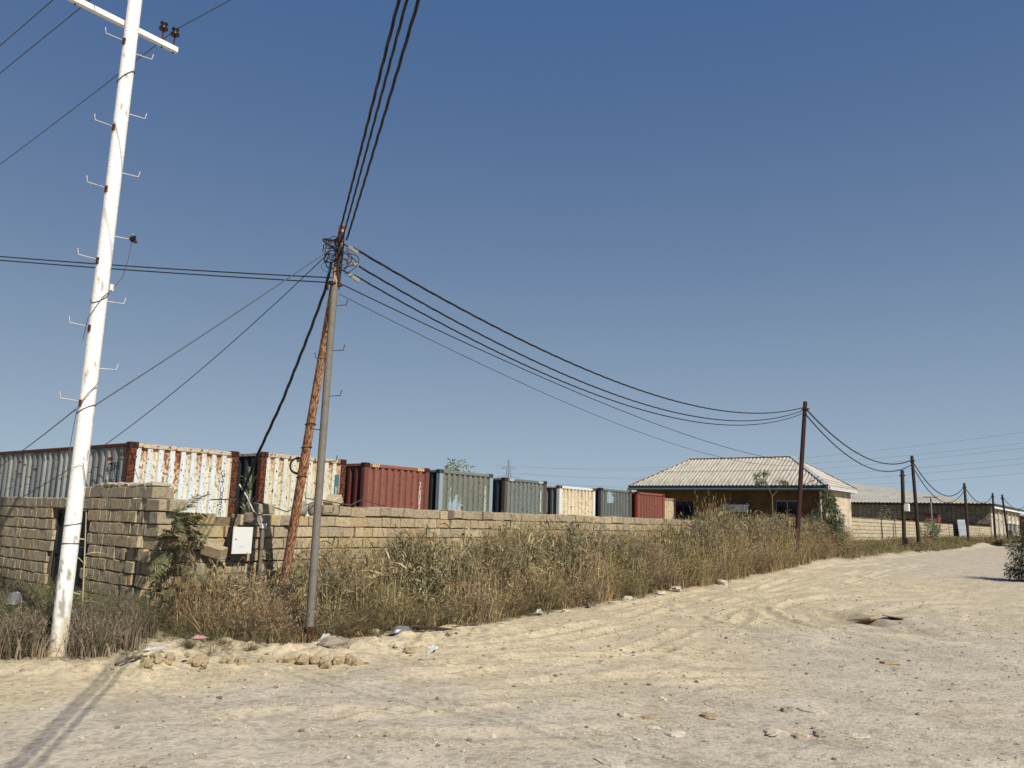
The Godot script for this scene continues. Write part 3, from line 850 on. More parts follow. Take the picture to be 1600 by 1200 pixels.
# ------------------------------------------------------------------ house
func house() -> void:
	var x0 := 33.3
	var x1 := 37.45
	var zb := -10.1
	var yb := 0.7
	var yt := 3.72
	var root := thing("yard_house", "low ochre house with a grey corrugated hipped roof at the end of the block wall", "house", Vector3(x0, yb, 0))
	var W := x1 - x0
	var H := yt - yb
	# front wall (faces -x) with openings
	var openings := [[-8.16, -6.9, 1.35, 2.35], [-4.85, -3.75, 0.3, 2.1], [-2.5, -1.3, 1.3, 2.48]]
	var st := begin()
	var zprev := -0.003
	var ops := openings.duplicate(); ops.reverse()
	for q in ops:
		bx(st, Vector3(0, -0.6, q[1]), Vector3(0.25, H, zprev))
		bx(st, Vector3(0, -0.6, q[0]), Vector3(0.25, q[2], q[1]))
		bx(st, Vector3(0, q[3], q[0]), Vector3(0.25, H, q[1]))
		zprev = q[0]
	bx(st, Vector3(0, -0.6, zb), Vector3(0.25, H, zprev))
	put(done(st), "front_wall", M.plaster_ochre, root)
	put(bm(Vector3(W - 0.003, H + 0.6, 0.25), Vector3(W / 2 + 0.003, (H - 0.6) / 2, -0.125)), "gable_wall", M.plaster_cream, root)
	put(bm(Vector3(W, H + 0.6, 0.25), Vector3(W / 2, (H - 0.6) / 2, zb - 0.126)), "end_wall", M.plaster_ochre, root)
	put(bm(Vector3(0.25, H + 0.6, -zb - 0.26), Vector3(W - 0.127, (H - 0.6) / 2, zb / 2)), "rear_wall", M.plaster_ochre, root)
	for i in [0, 2]:
		var q: Array = openings[i]
		var w := put(bm(Vector3(0.012, q[3] - q[2] - 0.1, q[1] - q[0] - 0.1), Vector3(0.12, (q[2] + q[3]) / 2, (q[0] + q[1]) / 2)), "window", M.glass, root)
		st = begin()
		for zz in [q[0] + 0.04, q[1] - 0.04, (q[0] + q[1]) / 2]:
			bx(st, Vector3(0.06, q[2] + 0.002, zz - 0.035), Vector3(0.11, q[3] - 0.002, zz + 0.035))
		for yy in [q[2] + 0.04, q[3] - 0.04]:
			bx(st, Vector3(0.058, yy - 0.035, q[0] + 0.005), Vector3(0.112, yy + 0.035, q[1] - 0.005))
		put(done(st), "window_frame", M.frame if i == 2 else M.dark_frame, w)
		for k in 9:
			put(tubem([Vector3(-0.02, q[2], q[0] + (k + 0.5) * (q[1] - q[0]) / 9), Vector3(-0.02, q[3], q[0] + (k + 0.5) * (q[1] - q[0]) / 9)], 0.009, 5), "grille_bar", M.dark_frame, w)
		put(bm(Vector3(0.12, 0.05, q[1] - q[0] + 0.1), Vector3(-0.03, q[2] - 0.03, (q[0] + q[1]) / 2)), "window_sill", M.pipe, root)
	var d: Array = openings[1]
	var dr := put(bm(Vector3(0.05, d[3] - d[2], d[1] - d[0]), Vector3(0.1, (d[2] + d[3]) / 2, (d[0] + d[1]) / 2)), "door", M.dark_frame, root)
	put(bm(Vector3(0.05, 0.03, 0.12), Vector3(0.05, 1.3, d[1] - 0.15)), "door_handle", M.alu, dr)
	var aw := put(bm(Vector3(0.7, 0.025, 1.35), Vector3(-0.28, 2.2, -4.3)), "door_canopy", M.awning, root)
	aw.rotation.z = 0.0
	put(bm(Vector3(0.03, 0.36, 1.33), Vector3(-0.62, 2.02, -4.3)), "canopy_valance", M.awning, root)
	# roof: corrugated sheets
	var ey := 3.86 - yb
	var ry := 5.48 - yb
	var ex0 := -0.62
	var ex1 := W + 0.25
	var rx := (ex0 + ex1) / 2 + 0.02
	var ez0 := zb - 0.42
	var ez1 := 0.3
	var hip := rx - ex0
	var rz0 := ez0 + hip
	var rz1 := ez1 - hip
	var amp := 0.024
	var pitch := 0.2
	# four slopes, each: eave line from a to b, ridge target heights by distance
	var slopes := [["f", ez0, ez1], ["b", ez0, ez1], ["r", ex0, ex1], ["l", ex0, ex1]]
	for s in slopes:
		var a: float = s[1]
		var b: float = s[2]
		var sheet := 1.2
		var n := int(ceil((b - a) / sheet))
		for row in 2:
			for i in n:
				st = begin(true)
				var t0 := a + i * sheet
				var t1 := minf(a + (i + 1) * sheet, b)
				var steps := int(ceil((t1 - t0) / pitch * 6.0))
				var prev := []
				for k in steps + 1:
					var t := lerpf(t0, t1, float(k) / steps)
					var reach := minf(minf(t - a, b - t) / hip, 1.0)
					var lo := 0.0 if row == 0 else 0.5
					var hi := 0.53 if row == 0 else 1.0
					hi = minf(hi, reach)
					if hi <= lo: prev = []; continue
					var off := amp * cos(TAU * t / pitch) + (0.016 if row == 1 else 0.0) + amp
					var cur := []
					for f in [lo, hi]:
						var y := lerpf(ey, ry, f) + off
						var dd: float = hip * f
						match s[0]:
							"f": cur.append(Vector3(ex0 + dd, y, t))
							"b": cur.append(Vector3(ex1 - (ex1 - rx) * f, y, t))
							"r": cur.append(Vector3(t, y, ez1 - dd))
							"l": cur.append(Vector3(t, y, ez0 + dd))
					if prev.size() == 2: quad(st, prev[0], prev[1], cur[1], cur[0])
					prev = cur
				var m := done(st)
				if m.get_surface_count() > 0: put(m, "roof_sheet", M.asbestos, root)
	# hips and ridge
	var caps := [[Vector3(rx, ry, rz0), Vector3(rx, ry, rz1)], [Vector3(rx, ry, rz1), Vector3(ex0, ey, ez1)], [Vector3(rx, ry, rz1), Vector3(ex1, ey, ez1)], [Vector3(rx, ry, rz0), Vector3(ex0, ey, ez0)], [Vector3(rx, ry, rz0), Vector3(ex1, ey, ez0)]]
	for c in caps:
		st = begin()
		var dir: Vector3 = (c[1] - c[0]).normalized()
		var sd := dir.cross(Vector3.UP).normalized()
		var up := Vector3(0, 0.085, 0)
		var dn := Vector3(0, 0.03, 0)
		quad(st, c[0] + up, c[1] + up, c[1] + sd * 0.13 + dn, c[0] + sd * 0.13 + dn)
		quad(st, c[0] + up, c[1] + up, c[1] - sd * 0.13 + dn, c[0] - sd * 0.13 + dn)
		put(done(st), "ridge_cap", M.ridge, root)
	# soffit, fascia, gutter, downpipe
	put(bm(Vector3(ex1 - ex0 - 0.06, 0.03, ez1 - ez0 - 0.06), Vector3((ex0 + ex1) / 2, ey - 0.15, (ez0 + ez1) / 2)), "soffit", M.fascia, root)
	put(bm(Vector3(0.03, 0.2, ez1 - ez0), Vector3(ex0 + 0.015, ey - 0.085, (ez0 + ez1) / 2)), "fascia_board", M.fascia, root)
	put(bm(Vector3(ex1 - ex0 - 0.06, 0.17, 0.03), Vector3((ex0 + ex1) / 2, ey - 0.085, ez1 - 0.016)), "fascia_board", M.pipe, root)
	put(tubem([Vector3(ex0 - 0.06, ey - 0.17, ez0), Vector3(ex0 - 0.06, ey - 0.19, ez1 - 0.05)], 0.06, 8), "gutter", M.gutter, root)
	put(tubem([Vector3(ex0 + 0.02, ey - 0.2, -0.02), Vector3(ex0 + 0.1, ey - 0.3, -0.08), Vector3(-0.13, ey - 0.5, -0.2), Vector3(-0.09, ey - 0.6, -0.22), Vector3(-0.09, 0.2, -0.22)], 0.05, 8), "downpipe", M.pipe, root)

# ------------------------------------------------------------------ far wall and warehouse
func far_wall() -> void:
	var root := thing("pale_block_wall", "sunlit pale block wall between the house and the warehouse", "wall", Vector3(37.5, 0.6, 0))
	var xf := []
	var cols := []
	var top_ := 2.44 - 0.6
	for c in 10:
		var x := 0.0 if c % 2 == 0 else -0.2
		while x < 46.2:
			var w := rng.randf_range(0.36, 0.42)
			var xx := maxf(x, 0.0)
			xf.append(Transform3D(Basis.from_scale(Vector3((x + w - xx) / 0.39, 0.98, 1)), Vector3((xx + x + w) / 2, top_ - 0.1 - c * 0.2, -0.13 + rng.randf_range(-0.006, 0.006))))
			var k := rng.randf_range(0.9, 1.1)
			cols.append(Color(0.54 * k, 0.47 * k, 0.33 * k))
			x += w + 0.022
	many(block_mesh(0.39, 0.26, 7), "block_courses", M.stone_many, xf, cols, root)
	put(bm(Vector3(46.2, 2.1, 0.12), Vector3(23.1, 0.75, -0.15)), "mortar_core", M.stone_dark, root)
	for i in 2:
		put(bm(Vector3(0.05, 1.5, 0.03), Vector3(8.4 + i * 9.4, 0.95, 0.02)), "steel_post", M.dark_pole, root)
	var cst := begin()
	for i in 29: chamfer(cst, Vector3(1.6, 0.05, 0.3), 0.012, 0.01, Transform3D(Basis.IDENTITY, Vector3(0.8 + i * 1.607, top_ + 0.026, -0.13)))
	put(done(cst), "coping", M.mortar, root)

func warehouse() -> void:
	var yb := 0.9
	var root := thing("warehouse", "long low warehouse with a shallow grey metal roof beyond the pale block wall", "warehouse", Vector3(84.0, yb, 0))
	var H := 4.7 - yb
	var L := 46.0
	put(bm(Vector3(0.3, H, L), Vector3(0.17, H / 2, -L / 2)), "front_wall", M.shed_dark_wall, root)
	# block courses of the front wall that show above the pale wall
	var xf := []
	var cols := []
	for c in int(H / 0.2):
		var z := 0.0
		while z > -22.0:
			if not (z < -6.3 and z > -9.0 and c > 5 and c < 11) and not (z < -12.0 and z > -12.9 and c > 8 and c < 12):
				xf.append(Transform3D(Basis(Vector3.UP, -PI / 2), Vector3(0.13, 0.1 + c * 0.2, z - 0.2)))
				var k := rng.randf_range(0.7, 1.15)
				cols.append(Color(0.36 * k, 0.31 * k, 0.22 * k))
			z -= 0.42
	many(block_mesh(0.39, 0.3, 8), "block_courses", M.stone_many, xf, cols, root)
	for q in [[-6.35, -8.95, 1.2, 2.2], [-12.05, -12.85, 1.8, 2.4]]:
		put(bm(Vector3(0.05, q[3] - q[2], q[0] - q[1]), Vector3(0.12, (q[2] + q[3]) / 2, (q[0] + q[1]) / 2)), "dark_opening", M.shed_dark, root)
	put(bm(Vector3(0.12, 0.1, L), Vector3(-0.06, 1.85, -L / 2)), "string_course", M.mortar, root)
	put(bm(Vector3(22.7, H, 0.3), Vector3(11.7, H / 2, -0.18)), "side_wall", M.shed_wall, root)
	for i in 7:
		put(bm(Vector3(0.4, H - 0.5, 0.14), Vector3(1.7 + i * 3.2, H / 2 - 0.25, 0.04)), "pilaster", M.shed_wall, root)
	for i in 3:
		var w := put(bm(Vector3(1.3, 1.3, 0.06), Vector3(9.9 + i * 3.3, 1.6, 0.0)), "window", M.white_paint, root)
		for k in 2: put(bm(Vector3(0.46, 1.05, 0.03), Vector3(9.6 + i * 3.3 + k * 0.6, 1.6, 0.045)), "pane", M.glass, w)
	put(bm(Vector3(1.2, 2.3, 0.06), Vector3(19.9, 1.3, 0.0)), "door", M.white_paint, root)
	# roof: front slope with a hip at the near end
	var ry := 7.6 - yb
	var hip := 17.0
	var st := begin()
	var n := 520
	var prev := []
	for i in n + 1:
		var z := 0.5 - (L + 0.5) * i / n
		var f := minf((0.5 - z) / (hip + 0.5), 1.0)
		var off := 0.05 * (1.0 if (i / 2) % 2 == 0 else 0.0)
		var cur := [Vector3(-0.6, H - 0.02 + off, z), Vector3(lerpf(-0.6, hip, f), lerpf(H - 0.02, ry, f) + off, z)]
		if prev.size(): quad(st, prev[0], prev[1], cur[1], cur[0])
		prev = cur
	put(done(st), "front_roof_slope", M.shed_roof, root)
	st = begin()
	quad(st, Vector3(-0.6, H, 0.5), Vector3(hip, ry, -hip), Vector3(23.4, H, -hip), Vector3(23.4, H, 0.5))
	quad(st, Vector3(hip, ry, -hip), Vector3(hip, ry, -L), Vector3(23.4, H, -L), Vector3(23.4, H, -hip))
	put(done(st), "rear_roof_slope", M.shed_roof, root)
	put(bm(Vector3(0.1, 0.2, L + 0.5), Vector3(-0.6, H - 0.12, -L / 2 + 0.25)), "eave_board", M.shed_dark, root)
	put(bm(Vector3(23.8, 0.16, 0.1), Vector3(11.4, H - 0.1, 0.5)), "eave_board", M.dark_frame, root)
	put(bm(Vector3(23.6, 0.22, 0.08), Vector3(11.5, H - 0.32, 0.4)), "eave_trim", M.white_paint, root)

# ------------------------------------------------------------------ poles
func step_iron(parent: Node, y: float, dir: Vector3, r: float, m: Material, long := 0.25, drop := 0.0) -> void:
	var a := dir * (r - 0.02) + Vector3(0, y, 0)
	var pts := [a - Vector3(0, drop, 0), a, dir * (r + long) + Vector3(0, y + 0.015, 0), dir * (r + long + 0.015) + Vector3(0, y + 0.1, 0)]
	if drop == 0.0: pts.remove_at(0)
	put(tubem(pts, 0.008, 5), "climbing_step", m, parent)

func white_pole() -> void:
	var root := thing("white_utility_pole", "tall white painted concrete pole with crossarm and climbing steps at the left", "utility pole", Vector3(-1.9, 0.0, 1.38))
	var st := begin(true)
	var prof := []
	for i in 221:
		var y := -0.2 + 11.0 * i / 220.0
		prof.append([lerpf(0.101, 0.091, i / 220.0) + 0.002 * nf.get_noise_2d(y * 30.0, 3.0), y])
	M.white_pole.vertex_color_use_as_albedo = true
	for i in 220:
		for k in 24:
			var q := []
			for e in [[0, 0], [1, 0], [1, 1], [0, 1]]:
				var a: float = TAU * (k + e[1]) / 24.0
				q.append([Vector3(cos(a) * prof[i + e[0]][0], prof[i + e[0]][1], sin(a) * prof[i + e[0]][0]), a])
			for e in [0, 1, 2, 0, 2, 3]:
				var v: Vector3 = q[e][0]
				var n: float = nf.get_noise_3d(v.x * 60.0, v.y * 14.0, v.z * 60.0) + 0.5 * nz.get_noise_3d(v.x * 160.0, v.y * 40.0, v.z * 160.0)
				var mud := 1.0 - smoothstep(0.25, 0.62, v.y + n * 0.5)
				var c := Color(1, 1, 1).lerp(Color(0.66, 0.58, 0.44), mud)
				var chip := smoothstep(0.5, 0.62, n + 0.34 * (1.0 - smoothstep(0.25, 0.6, absf(v.y - 0.8))))
				chip = maxf(chip, smoothstep(0.42, 0.5, nf.get_noise_3d(v.x * 60.0 + 50.0, v.y * 9.0, v.z * 60.0)) * 0.7 * smoothstep(1.0, 1.4, v.y) * (1.0 - smoothstep(1.7, 2.2, v.y)))
				c = c.lerp(Color(0.30, 0.28, 0.25), chip * 0.85)
				st.set_color(c)
				st.add_vertex(v)
	put(done(st), "shaft", M.white_pole, root)
	var arm := put(bm(Vector3(1.9, 0.085, 0.075), Vector3(-0.2, 8.66, -0.13), 0.006), "crossarm", M.white_pole, root)
	for x in [-1.05, -0.72, 0.52, 0.70]:
		st = begin(true)
		lathe(st, [[0.0, 0.36], [0.03, 0.36], [0.052, 0.345], [0.056, 0.325], [0.03, 0.305], [0.03, 0.285], [0.062, 0.268], [0.066, 0.235], [0.045, 0.228], [0.02, 0.235]], 14, Vector3(x, 8.66, -0.15))
		var ins := put(done(st), "insulator", M.porcelain, arm)
		put(tubem([Vector3(x, 8.6, -0.15), Vector3(x, 8.9, -0.15)], 0.011, 6), "insulator_pin", M.rust, arm)
	put(bm(Vector3(0.3, 0.06, 0.02), Vector3(0, 8.66, -0.17)), "arm_clamp", M.rust, root)
	var ys_left := [8.35, 7.05, 6.15, 5.13, 4.2, 3.2]
	var ys_right := [8.22, 7.3, 6.42, 5.5, 4.58, 3.66]
	for y in ys_left:
		step_iron(root, y, Vector3(-0.97, 0, -0.22).normalized(), 0.095, M.pale_iron, 0.22, 0.06)
		put(bm(Vector3(0.03, 0.09, 0.05), Vector3(-0.09, y - 0.03, 0.02)), "step_socket", M.rust, root)
	for y in ys_right:
		step_iron(root, y, Vector3(0.98, 0, 0.12).normalized(), 0.093, M.pale_iron, 0.22)
	# small fitting on one step, wraps of wire
	put(stone(Vector3(0.1, 0.1, 0.09), 33, 0.6, 1), "wire_knot", M.cable, root, Vector3(0.34, 5.53, 0.04))
	for q in [[7.82, 0.1, 0.12], [4.62, 0.09, -0.1], [3.1, 0.05, 0.1], [1.38, 0.0, 0.0], [1.62, 0.02, 0.01]]:
		var pts := []
		for k in 25:
			var a := TAU * k / 24.0
			pts.append(Vector3(cos(a) * 0.103, q[0] + q[1] * cos(a) + q[2] * sin(a) * 0.4, sin(a) * 0.103))
		put(tubem(pts, 0.006, 4), "wire_wrap", M.cable_grey, root)
	put(tubem([Vector3(0.32, 5.5, 0.04), Vector3(0.29, 5.2, 0.06), Vector3(0.24, 4.95, 0.06), Vector3(0.13, 4.75, 0.04), Vector3(-0.02, 4.6, 0.13), Vector3(-0.13, 4.3, 0.03), Vector3(-0.15, 4.0, 0.0)], 0.005, 4), "dangling_wire", M.cable_grey, root)
	put(tubem([Vector3(0.06, 3.45, 0.12), Vector3(-0.06, 3.3, 0.13), Vector3(-0.13, 3.1, 0.03), Vector3(-0.15, 2.7, 0.02), Vector3(-0.155, 2.3, 0.02), Vector3(-0.02, 2.4, 0.135), Vector3(0.05, 2.1, 0.13)], 0.006, 4), "dangling_wire", M.cable_grey, root)
	put(bm(Vector3(0.05, 0.09, 0.05), Vector3(0.125, 4.78, 0.02)), "junction_box", M.white_box, root)

func grey_pole() -> void:
	var P := Vector3(1.12, 0.0, 2.45)
	var root := thing("grey_utility_pole", "grey steel pole with a rusty top where many cables meet", "utility pole", P)
	put(tubem([Vector3(0, -0.2, 0), Vector3(0, 0.22, 0)], 0.0615, 14), "rusty_foot", M.rust_dark, root)
	put(tubem([Vector3(0, 0.2, 0), Vector3(0, 2.0, 0), Vector3(0.01, 4.0, 0), Vector3(0.02, 5.38, 0.01)], [0.060, 0.058, 0.056, 0.054], 16), "shaft", M.grey_pole, root)
	put(tubem([Vector3(0.02, 5.3, 0.01), Vector3(0.04, 5.8, 0.02), Vector3(0.06, 6.36, 0.04)], 0.051, 14), "top_pipe", M.rust_pipe, root)
	var st := begin(true)
	lathe(st, [[0.0, 6.37], [0.051, 6.36], [0.053, 6.3]], 12, Vector3(0.06, 0, 0.04))
	put(done(st), "pipe_cap", M.rust, root)
	put(bm(Vector3(0.24, 0.035, 0.1), Vector3(0.02, 5.4, 0.01)), "collar_plate", M.rust_dark, root)
	put(tubem([Vector3(-0.11, 5.38, 0.02), Vector3(-0.13, 5.33, 0.03), Vector3(-0.12, 5.26, 0.03)], 0.014, 6), "collar_hook", M.rust_dark, root)
	for q in [[4.33, 1], [3.62, 1], [2.62, 1], [5.05, 1], [1.85, 1]]:
		step_iron(root, q[0], Vector3(0.62, 0, 0.78), 0.066, M.iron, 0.16, 0.22)
	for q in [[4.2, 1], [3.1, 1], [2.05, 1]]:
		step_iron(root, q[0], Vector3(-0.62, 0, -0.78), 0.066, M.iron, 0.13)
	# clamps where the cables are dead-ended
	for q in [[6.08, Vector3(0.20, -0.04, 0.0), 0.11], [5.84, Vector3(0.16, -0.03, 0.03), 0.1], [5.66, Vector3(0.26, -0.10, 0.05), 0.09]]:
		var c := Vector3(0.09, q[0], 0.05)
		st = begin()
		var d: Vector3 = q[1]
		bx(st, Vector3(-0.014, -0.03, 0), Vector3(0.014, 0.03, 0.22), Transform3D(Basis.looking_at(-d.normalized()), c + d * 0.5))
		put(done(st), "dead_end_clamp", M.alu, root)
		put(tubem([c, c + d * 0.55], 0.012, 6), "clamp_link", M.iron, root)
	# tangle of tails and loops
	var r := RandomNumberGenerator.new(); r.seed = 5
	var big := []
	for k in 22:
		var t := k / 21.0
		big.append(Vector3(0.0, 6.08, 0.05) + Vector3(-0.62, 0, -0.78) * 0.26 * sin(PI * t) + Vector3(0, -0.16 * t + 0.1 * sin(PI * t), 0.0) + Vector3(0.62, 0, 0.78) * 0.05 * t)
	put(tubem(big, 0.02, 7), "cable_loop", M.cable, root)
	for i in 11:
		var p := []
		var y0 := r.randf_range(5.65, 6.25)
		var rad := r.randf_range(0.07, 0.16)
		var sq := Vector3(-0.62, 0, -0.78)
		for k in 14:
			var a := TAU * k / 13.0 + i
			p.append(Vector3(0.04, y0, 0.02) + sq * (0.1 + rad * cos(a)) * r.randf_range(0.9, 1.1) + Vector3(0, rad * 0.8 * sin(a), 0) + Vector3(0.78, 0, -0.62) * 0.07 * sin(a + i))
		put(tubem(p, 0.006 if i > 3 else 0.010, 4), "wire_loop", M.cable if i % 3 else M.cable_grey, root)
	for i in 6:
		var p := []
		var sq := Vector3(0.62, 0, 0.78)
		for k in 10:
			var t := k / 9.0
			p.append(Vector3(0.05, 5.95 - 0.32 * t, 0.05) + sq * (0.05 + (0.1 + 0.03 * i) * sin(PI * t)) + Vector3(0.06 * sin(i * 2.0 + t * 5.0), 0.05 * sin(t * 6.0 + i), 0))
		put(tubem(p, 0.007, 4), "wire_tail", M.cable if i % 2 else M.cable_grey, root)
	for i in 7:
		var pts := []
		for k in 13:
			var a := TAU * k / 12.0
			pts.append(Vector3(0.045 + cos(a) * 0.066, 5.62 + i * 0.09 + 0.03 * cos(a + i), 0.02 + sin(a) * 0.066))
		put(tubem(pts, 0.008, 4), "wire_wrap", M.cable, root)
	for k in 5:
		put(tubem([Vector3(0.0 + 0.02 * k, 6.25, 0.08), Vector3(-0.01 + 0.03 * k, 5.95, 0.09 - 0.01 * k), Vector3(0.0 + 0.015 * k, 5.55 - 0.06 * k, 0.075)], 0.011, 5), "cable_tail", M.cable, root)

	var b := thing("rusty_brace_pole", "leaning rusty steel brace pole propping the grey pole", "brace pole", Vector3(2.2, 0.1, 0.22))
	var top_ := Vector3(1.17, 5.4, 2.40) - b.position
	var pts := []
	for k in 9: pts.append(top_ * (-0.05 + 1.05 * k / 8.0))
	put(tubem(pts, [0.079, 0.079, 0.078, 0.077, 0.075, 0.072, 0.067, 0.06, 0.054], 14), "shaft", M.rust_pipe, b)
	for f in [0.44, 0.53, 0.6]:
		var ring := []
		for k in 13:
			var a := TAU * k / 12.0
			ring.append(top_ * f + Vector3(cos(a), 0.12 * sin(a), sin(a)) * 0.088)
		put(tubem(ring, 0.008, 4), "wire_tie", M.rust_dark, b)
	# coil of spare cable tied to the brace
	var coil := thing("cable_coil", "small coil of dark cable tied to the rusty brace pole", "cable coil", b.position + top_ * 0.475 + Vector3(-0.05, 0.0, -0.08))
	for i in 4:
		var ring := []
		for k in 19:
			var a := TAU * k / 18.0
			ring.append(Vector3(0.62, 0, 0.78) * cos(a) * (0.13 + 0.008 * i) + Vector3(0, sin(a) * (0.12 + 0.006 * i), 0) + Vector3(0.78, 0, -0.62) * 0.02 * i)
		put(tubem(ring, 0.013, 6), "cable_turn", M.cable, coil)

func plain_pole(label: String, foot: Vector3, tip: Vector3, r0: float, r1: float, m: Material, extra := "") -> Node3D:
	var root := thing("utility_pole", label, "utility pole", foot, 0.0, "poles along the lane")
	var t := tip - foot
	put(tubem([t * -0.08, t * 0.3, t * 0.7, t], [r0, r0 * 0.97, lerpf(r0, r1, 0.75), r1], 12), "shaft", m, root)
	put(bm(Vector3(0.14, 0.05, 0.3), t - Vector3(0, 0.3, 0)), "bracket", M.dark_pole, root)
	put(tubem([t - Vector3(0.0, 0.55, 0.0), t - Vector3(0.05, 0.3, 0.1)], 0.03, 6), "cable_clamp", M.iron, root)
	if extra == "box":
		put(bm(Vector3(0.25, 0.42, 0.3), Vector3(0.15, 2.45, 0.18), 0.015), "junction_box", M.white_paint, root)
		put(bm(Vector3(0.2, 0.35, 0.25), Vector3(-0.15, 0.6, 0.12), 0.015), "meter_box", M.dark_pole, root)
		put(tubem([t * 0.98 + Vector3(-0.1, 0, 0), t * 0.6 + Vector3(-0.14, 0, 0.05), t * 0.57 + Vector3(-0.05, 0, 0.05)], 0.05, 6), "cable_bundle", M.cable, root)
	if extra == "arm":
		put(tubem([t * 0.95, t * 0.72 + Vector3(-0.9, 0, 0.4)], 0.05, 6), "stay_bracket", m, root)
	return root

func far_poles() -> void:
	plain_pole("leaning rusty brown pole in front of the house", Vector3(25.2, 0.45, 1.25), Vector3(27.7, 7.15, 1.0), 0.1, 0.085, M.brown_pole)
	plain_pole("dark brown pole before the pale block wall, with cables sagging from both sides", Vector3(46.6, 0.7, 1.25), Vector3(45.7, 6.28, 1.3), 0.11, 0.09, M.dark_pole)
	plain_pole("short dark pole with a white box, left of the dark brown pole", Vector3(42.9, 0.7, 1.25), Vector3(43.1, 5.25, 1.3), 0.11, 0.1, M.dark_pole, "box")
	plain_pole("thin dark pole right of the leaning metal sheet", Vector3(62.9, 0.8, 1.3), Vector3(62.6, 5.55, 1.3), 0.1, 0.09, M.dark_pole)
	plain_pole("slim dark pole before the warehouse gable, left of two", Vector3(77.0, 0.9, 1.2), Vector3(76.4, 5.4, 1.3), 0.1, 0.08, M.dark_pole)
	plain_pole("slim leaning pole before the warehouse gable, right of two", Vector3(84.5, 0.9, 1.3), Vector3(81.5, 5.45, 1.4), 0.1, 0.08, M.dark_pole)
	plain_pole("farthest dark pole with a slanted stay, at the end of the lane", Vector3(104.5, 0.9, 1.2), Vector3(103.6, 6.1, 1.3), 0.12, 0.1, M.dark_pole, "arm")
	var root := thing("yard_lamp_post", "thin grey T shaped lamp post standing in the yard behind the pale wall", "lamp post", Vector3(74.0, 1.0, -3.25))
	put(tubem([Vector3(0, 0, 0), Vector3(0, 2.0, 0), Vector3(0, 3.9, 0)], 0.07, 8), "shaft", M.alu, root)
	put(bm(Vector3(0.08, 0.08, 1.0), Vector3(0, 3.9, 0)), "crossarm", M.alu, root)
	for s in [-1, 1]: put(bm(Vector3(0.3, 0.07, 0.3), Vector3(0, 3.93, 0.45 * s), 0.01), "lamp_head", M.alu, root)

func pylon(at: Vector3, h: float, label: String) -> void:
	var root := thing("power_pylon", label, "pylon", at)
	var lv := [0.0, 0.3, 0.55, 0.72, 0.86, 1.0]
	var wd := [3.2, 2.2, 1.4, 0.9, 0.7, 0.08]
	var st := begin()
	for i in lv.size() - 1:
		for s in [[-1, -1], [1, -1], [1, 1], [-1, 1]]:
			var a := Vector3(s[0] * wd[i], lv[i] * h, s[1] * wd[i])
			var b := Vector3(s[0] * wd[i + 1], lv[i + 1] * h, s[1] * wd[i + 1])
			tube(st, [a, b], 0.1, 4)
			var s2 := [-s[1], s[0]]
			var c := Vector3(s2[0] * wd[i + 1], lv[i + 1] * h, s2[1] * wd[i + 1])
			tube(st, [a, c], 0.05, 4)
			tube(st, [b, c], 0.05, 4)
	put(done(st), "lattice_tower", M.lattice, root)
	for q in [[0.86, 4.2], [0.72, 6.0], [0.60, 4.6]]:
		st = begin()
		for s in [-1, 1]:
			var tip := Vector3(q[1] * s * 0.62, q[0] * h, q[1] * s * 0.78)
			for e in [-1, 1]:
				tube(st, [Vector3(0.6 * e, q[0] * h, 0), tip], 0.06, 4)
				tube(st, [Vector3(0.6 * e, q[0] * h + 1.2, 0), tip], 0.05, 4)
		put(done(st), "crossarm", M.lattice, root)

# ------------------------------------------------------------------ cables
func span(a: Vector3, b: Vector3, sag: float, n := 40) -> Array:
	var p := []
	for k in n + 1:
		var t := float(k) / n
		p.append(a.lerp(b, t) - Vector3(0, 4.0 * sag * t * (1.0 - t), 0))
	return p

func cable(label: String, pts: Array, r: float, m: Material, group := "", strands := 1, pitch := 0.5) -> void:
	var o := pts[0] as Vector3
	var st := begin(true)
	if strands == 1:
		var q := []
		for p in pts: q.append(p - o)
		tube(st, q, r, 6, false)
	else:
		# resample evenly, then wind the strands
		var cu := Curve3D.new()
		cu.bake_interval = 0.1
		for p in pts: cu.add_point(p - o)
		var L := cu.get_baked_length()
		var n := int(L / (pitch / 7.0))
		for s in strands:
			var q := []
			for k in n + 1:
				var d := L * k / n
				var c := cu.sample_baked(d)
				var f := (cu.sample_baked(minf(d + 0.05, L)) - cu.sample_baked(maxf(d - 0.05, 0.0))).normalized()
				var sd := f.cross(Vector3.UP).normalized()
				var up := sd.cross(f)
				var a := TAU * (d / pitch + float(s) / strands)
				q.append(c + (sd * cos(a) + up * sin(a)) * r * 0.62)
			tube(st, q, r * 0.55, 5, false)
	var mesh := done(st)
	tag(put(mesh, "overhead_cable", m, null, o), label, "cable", group)

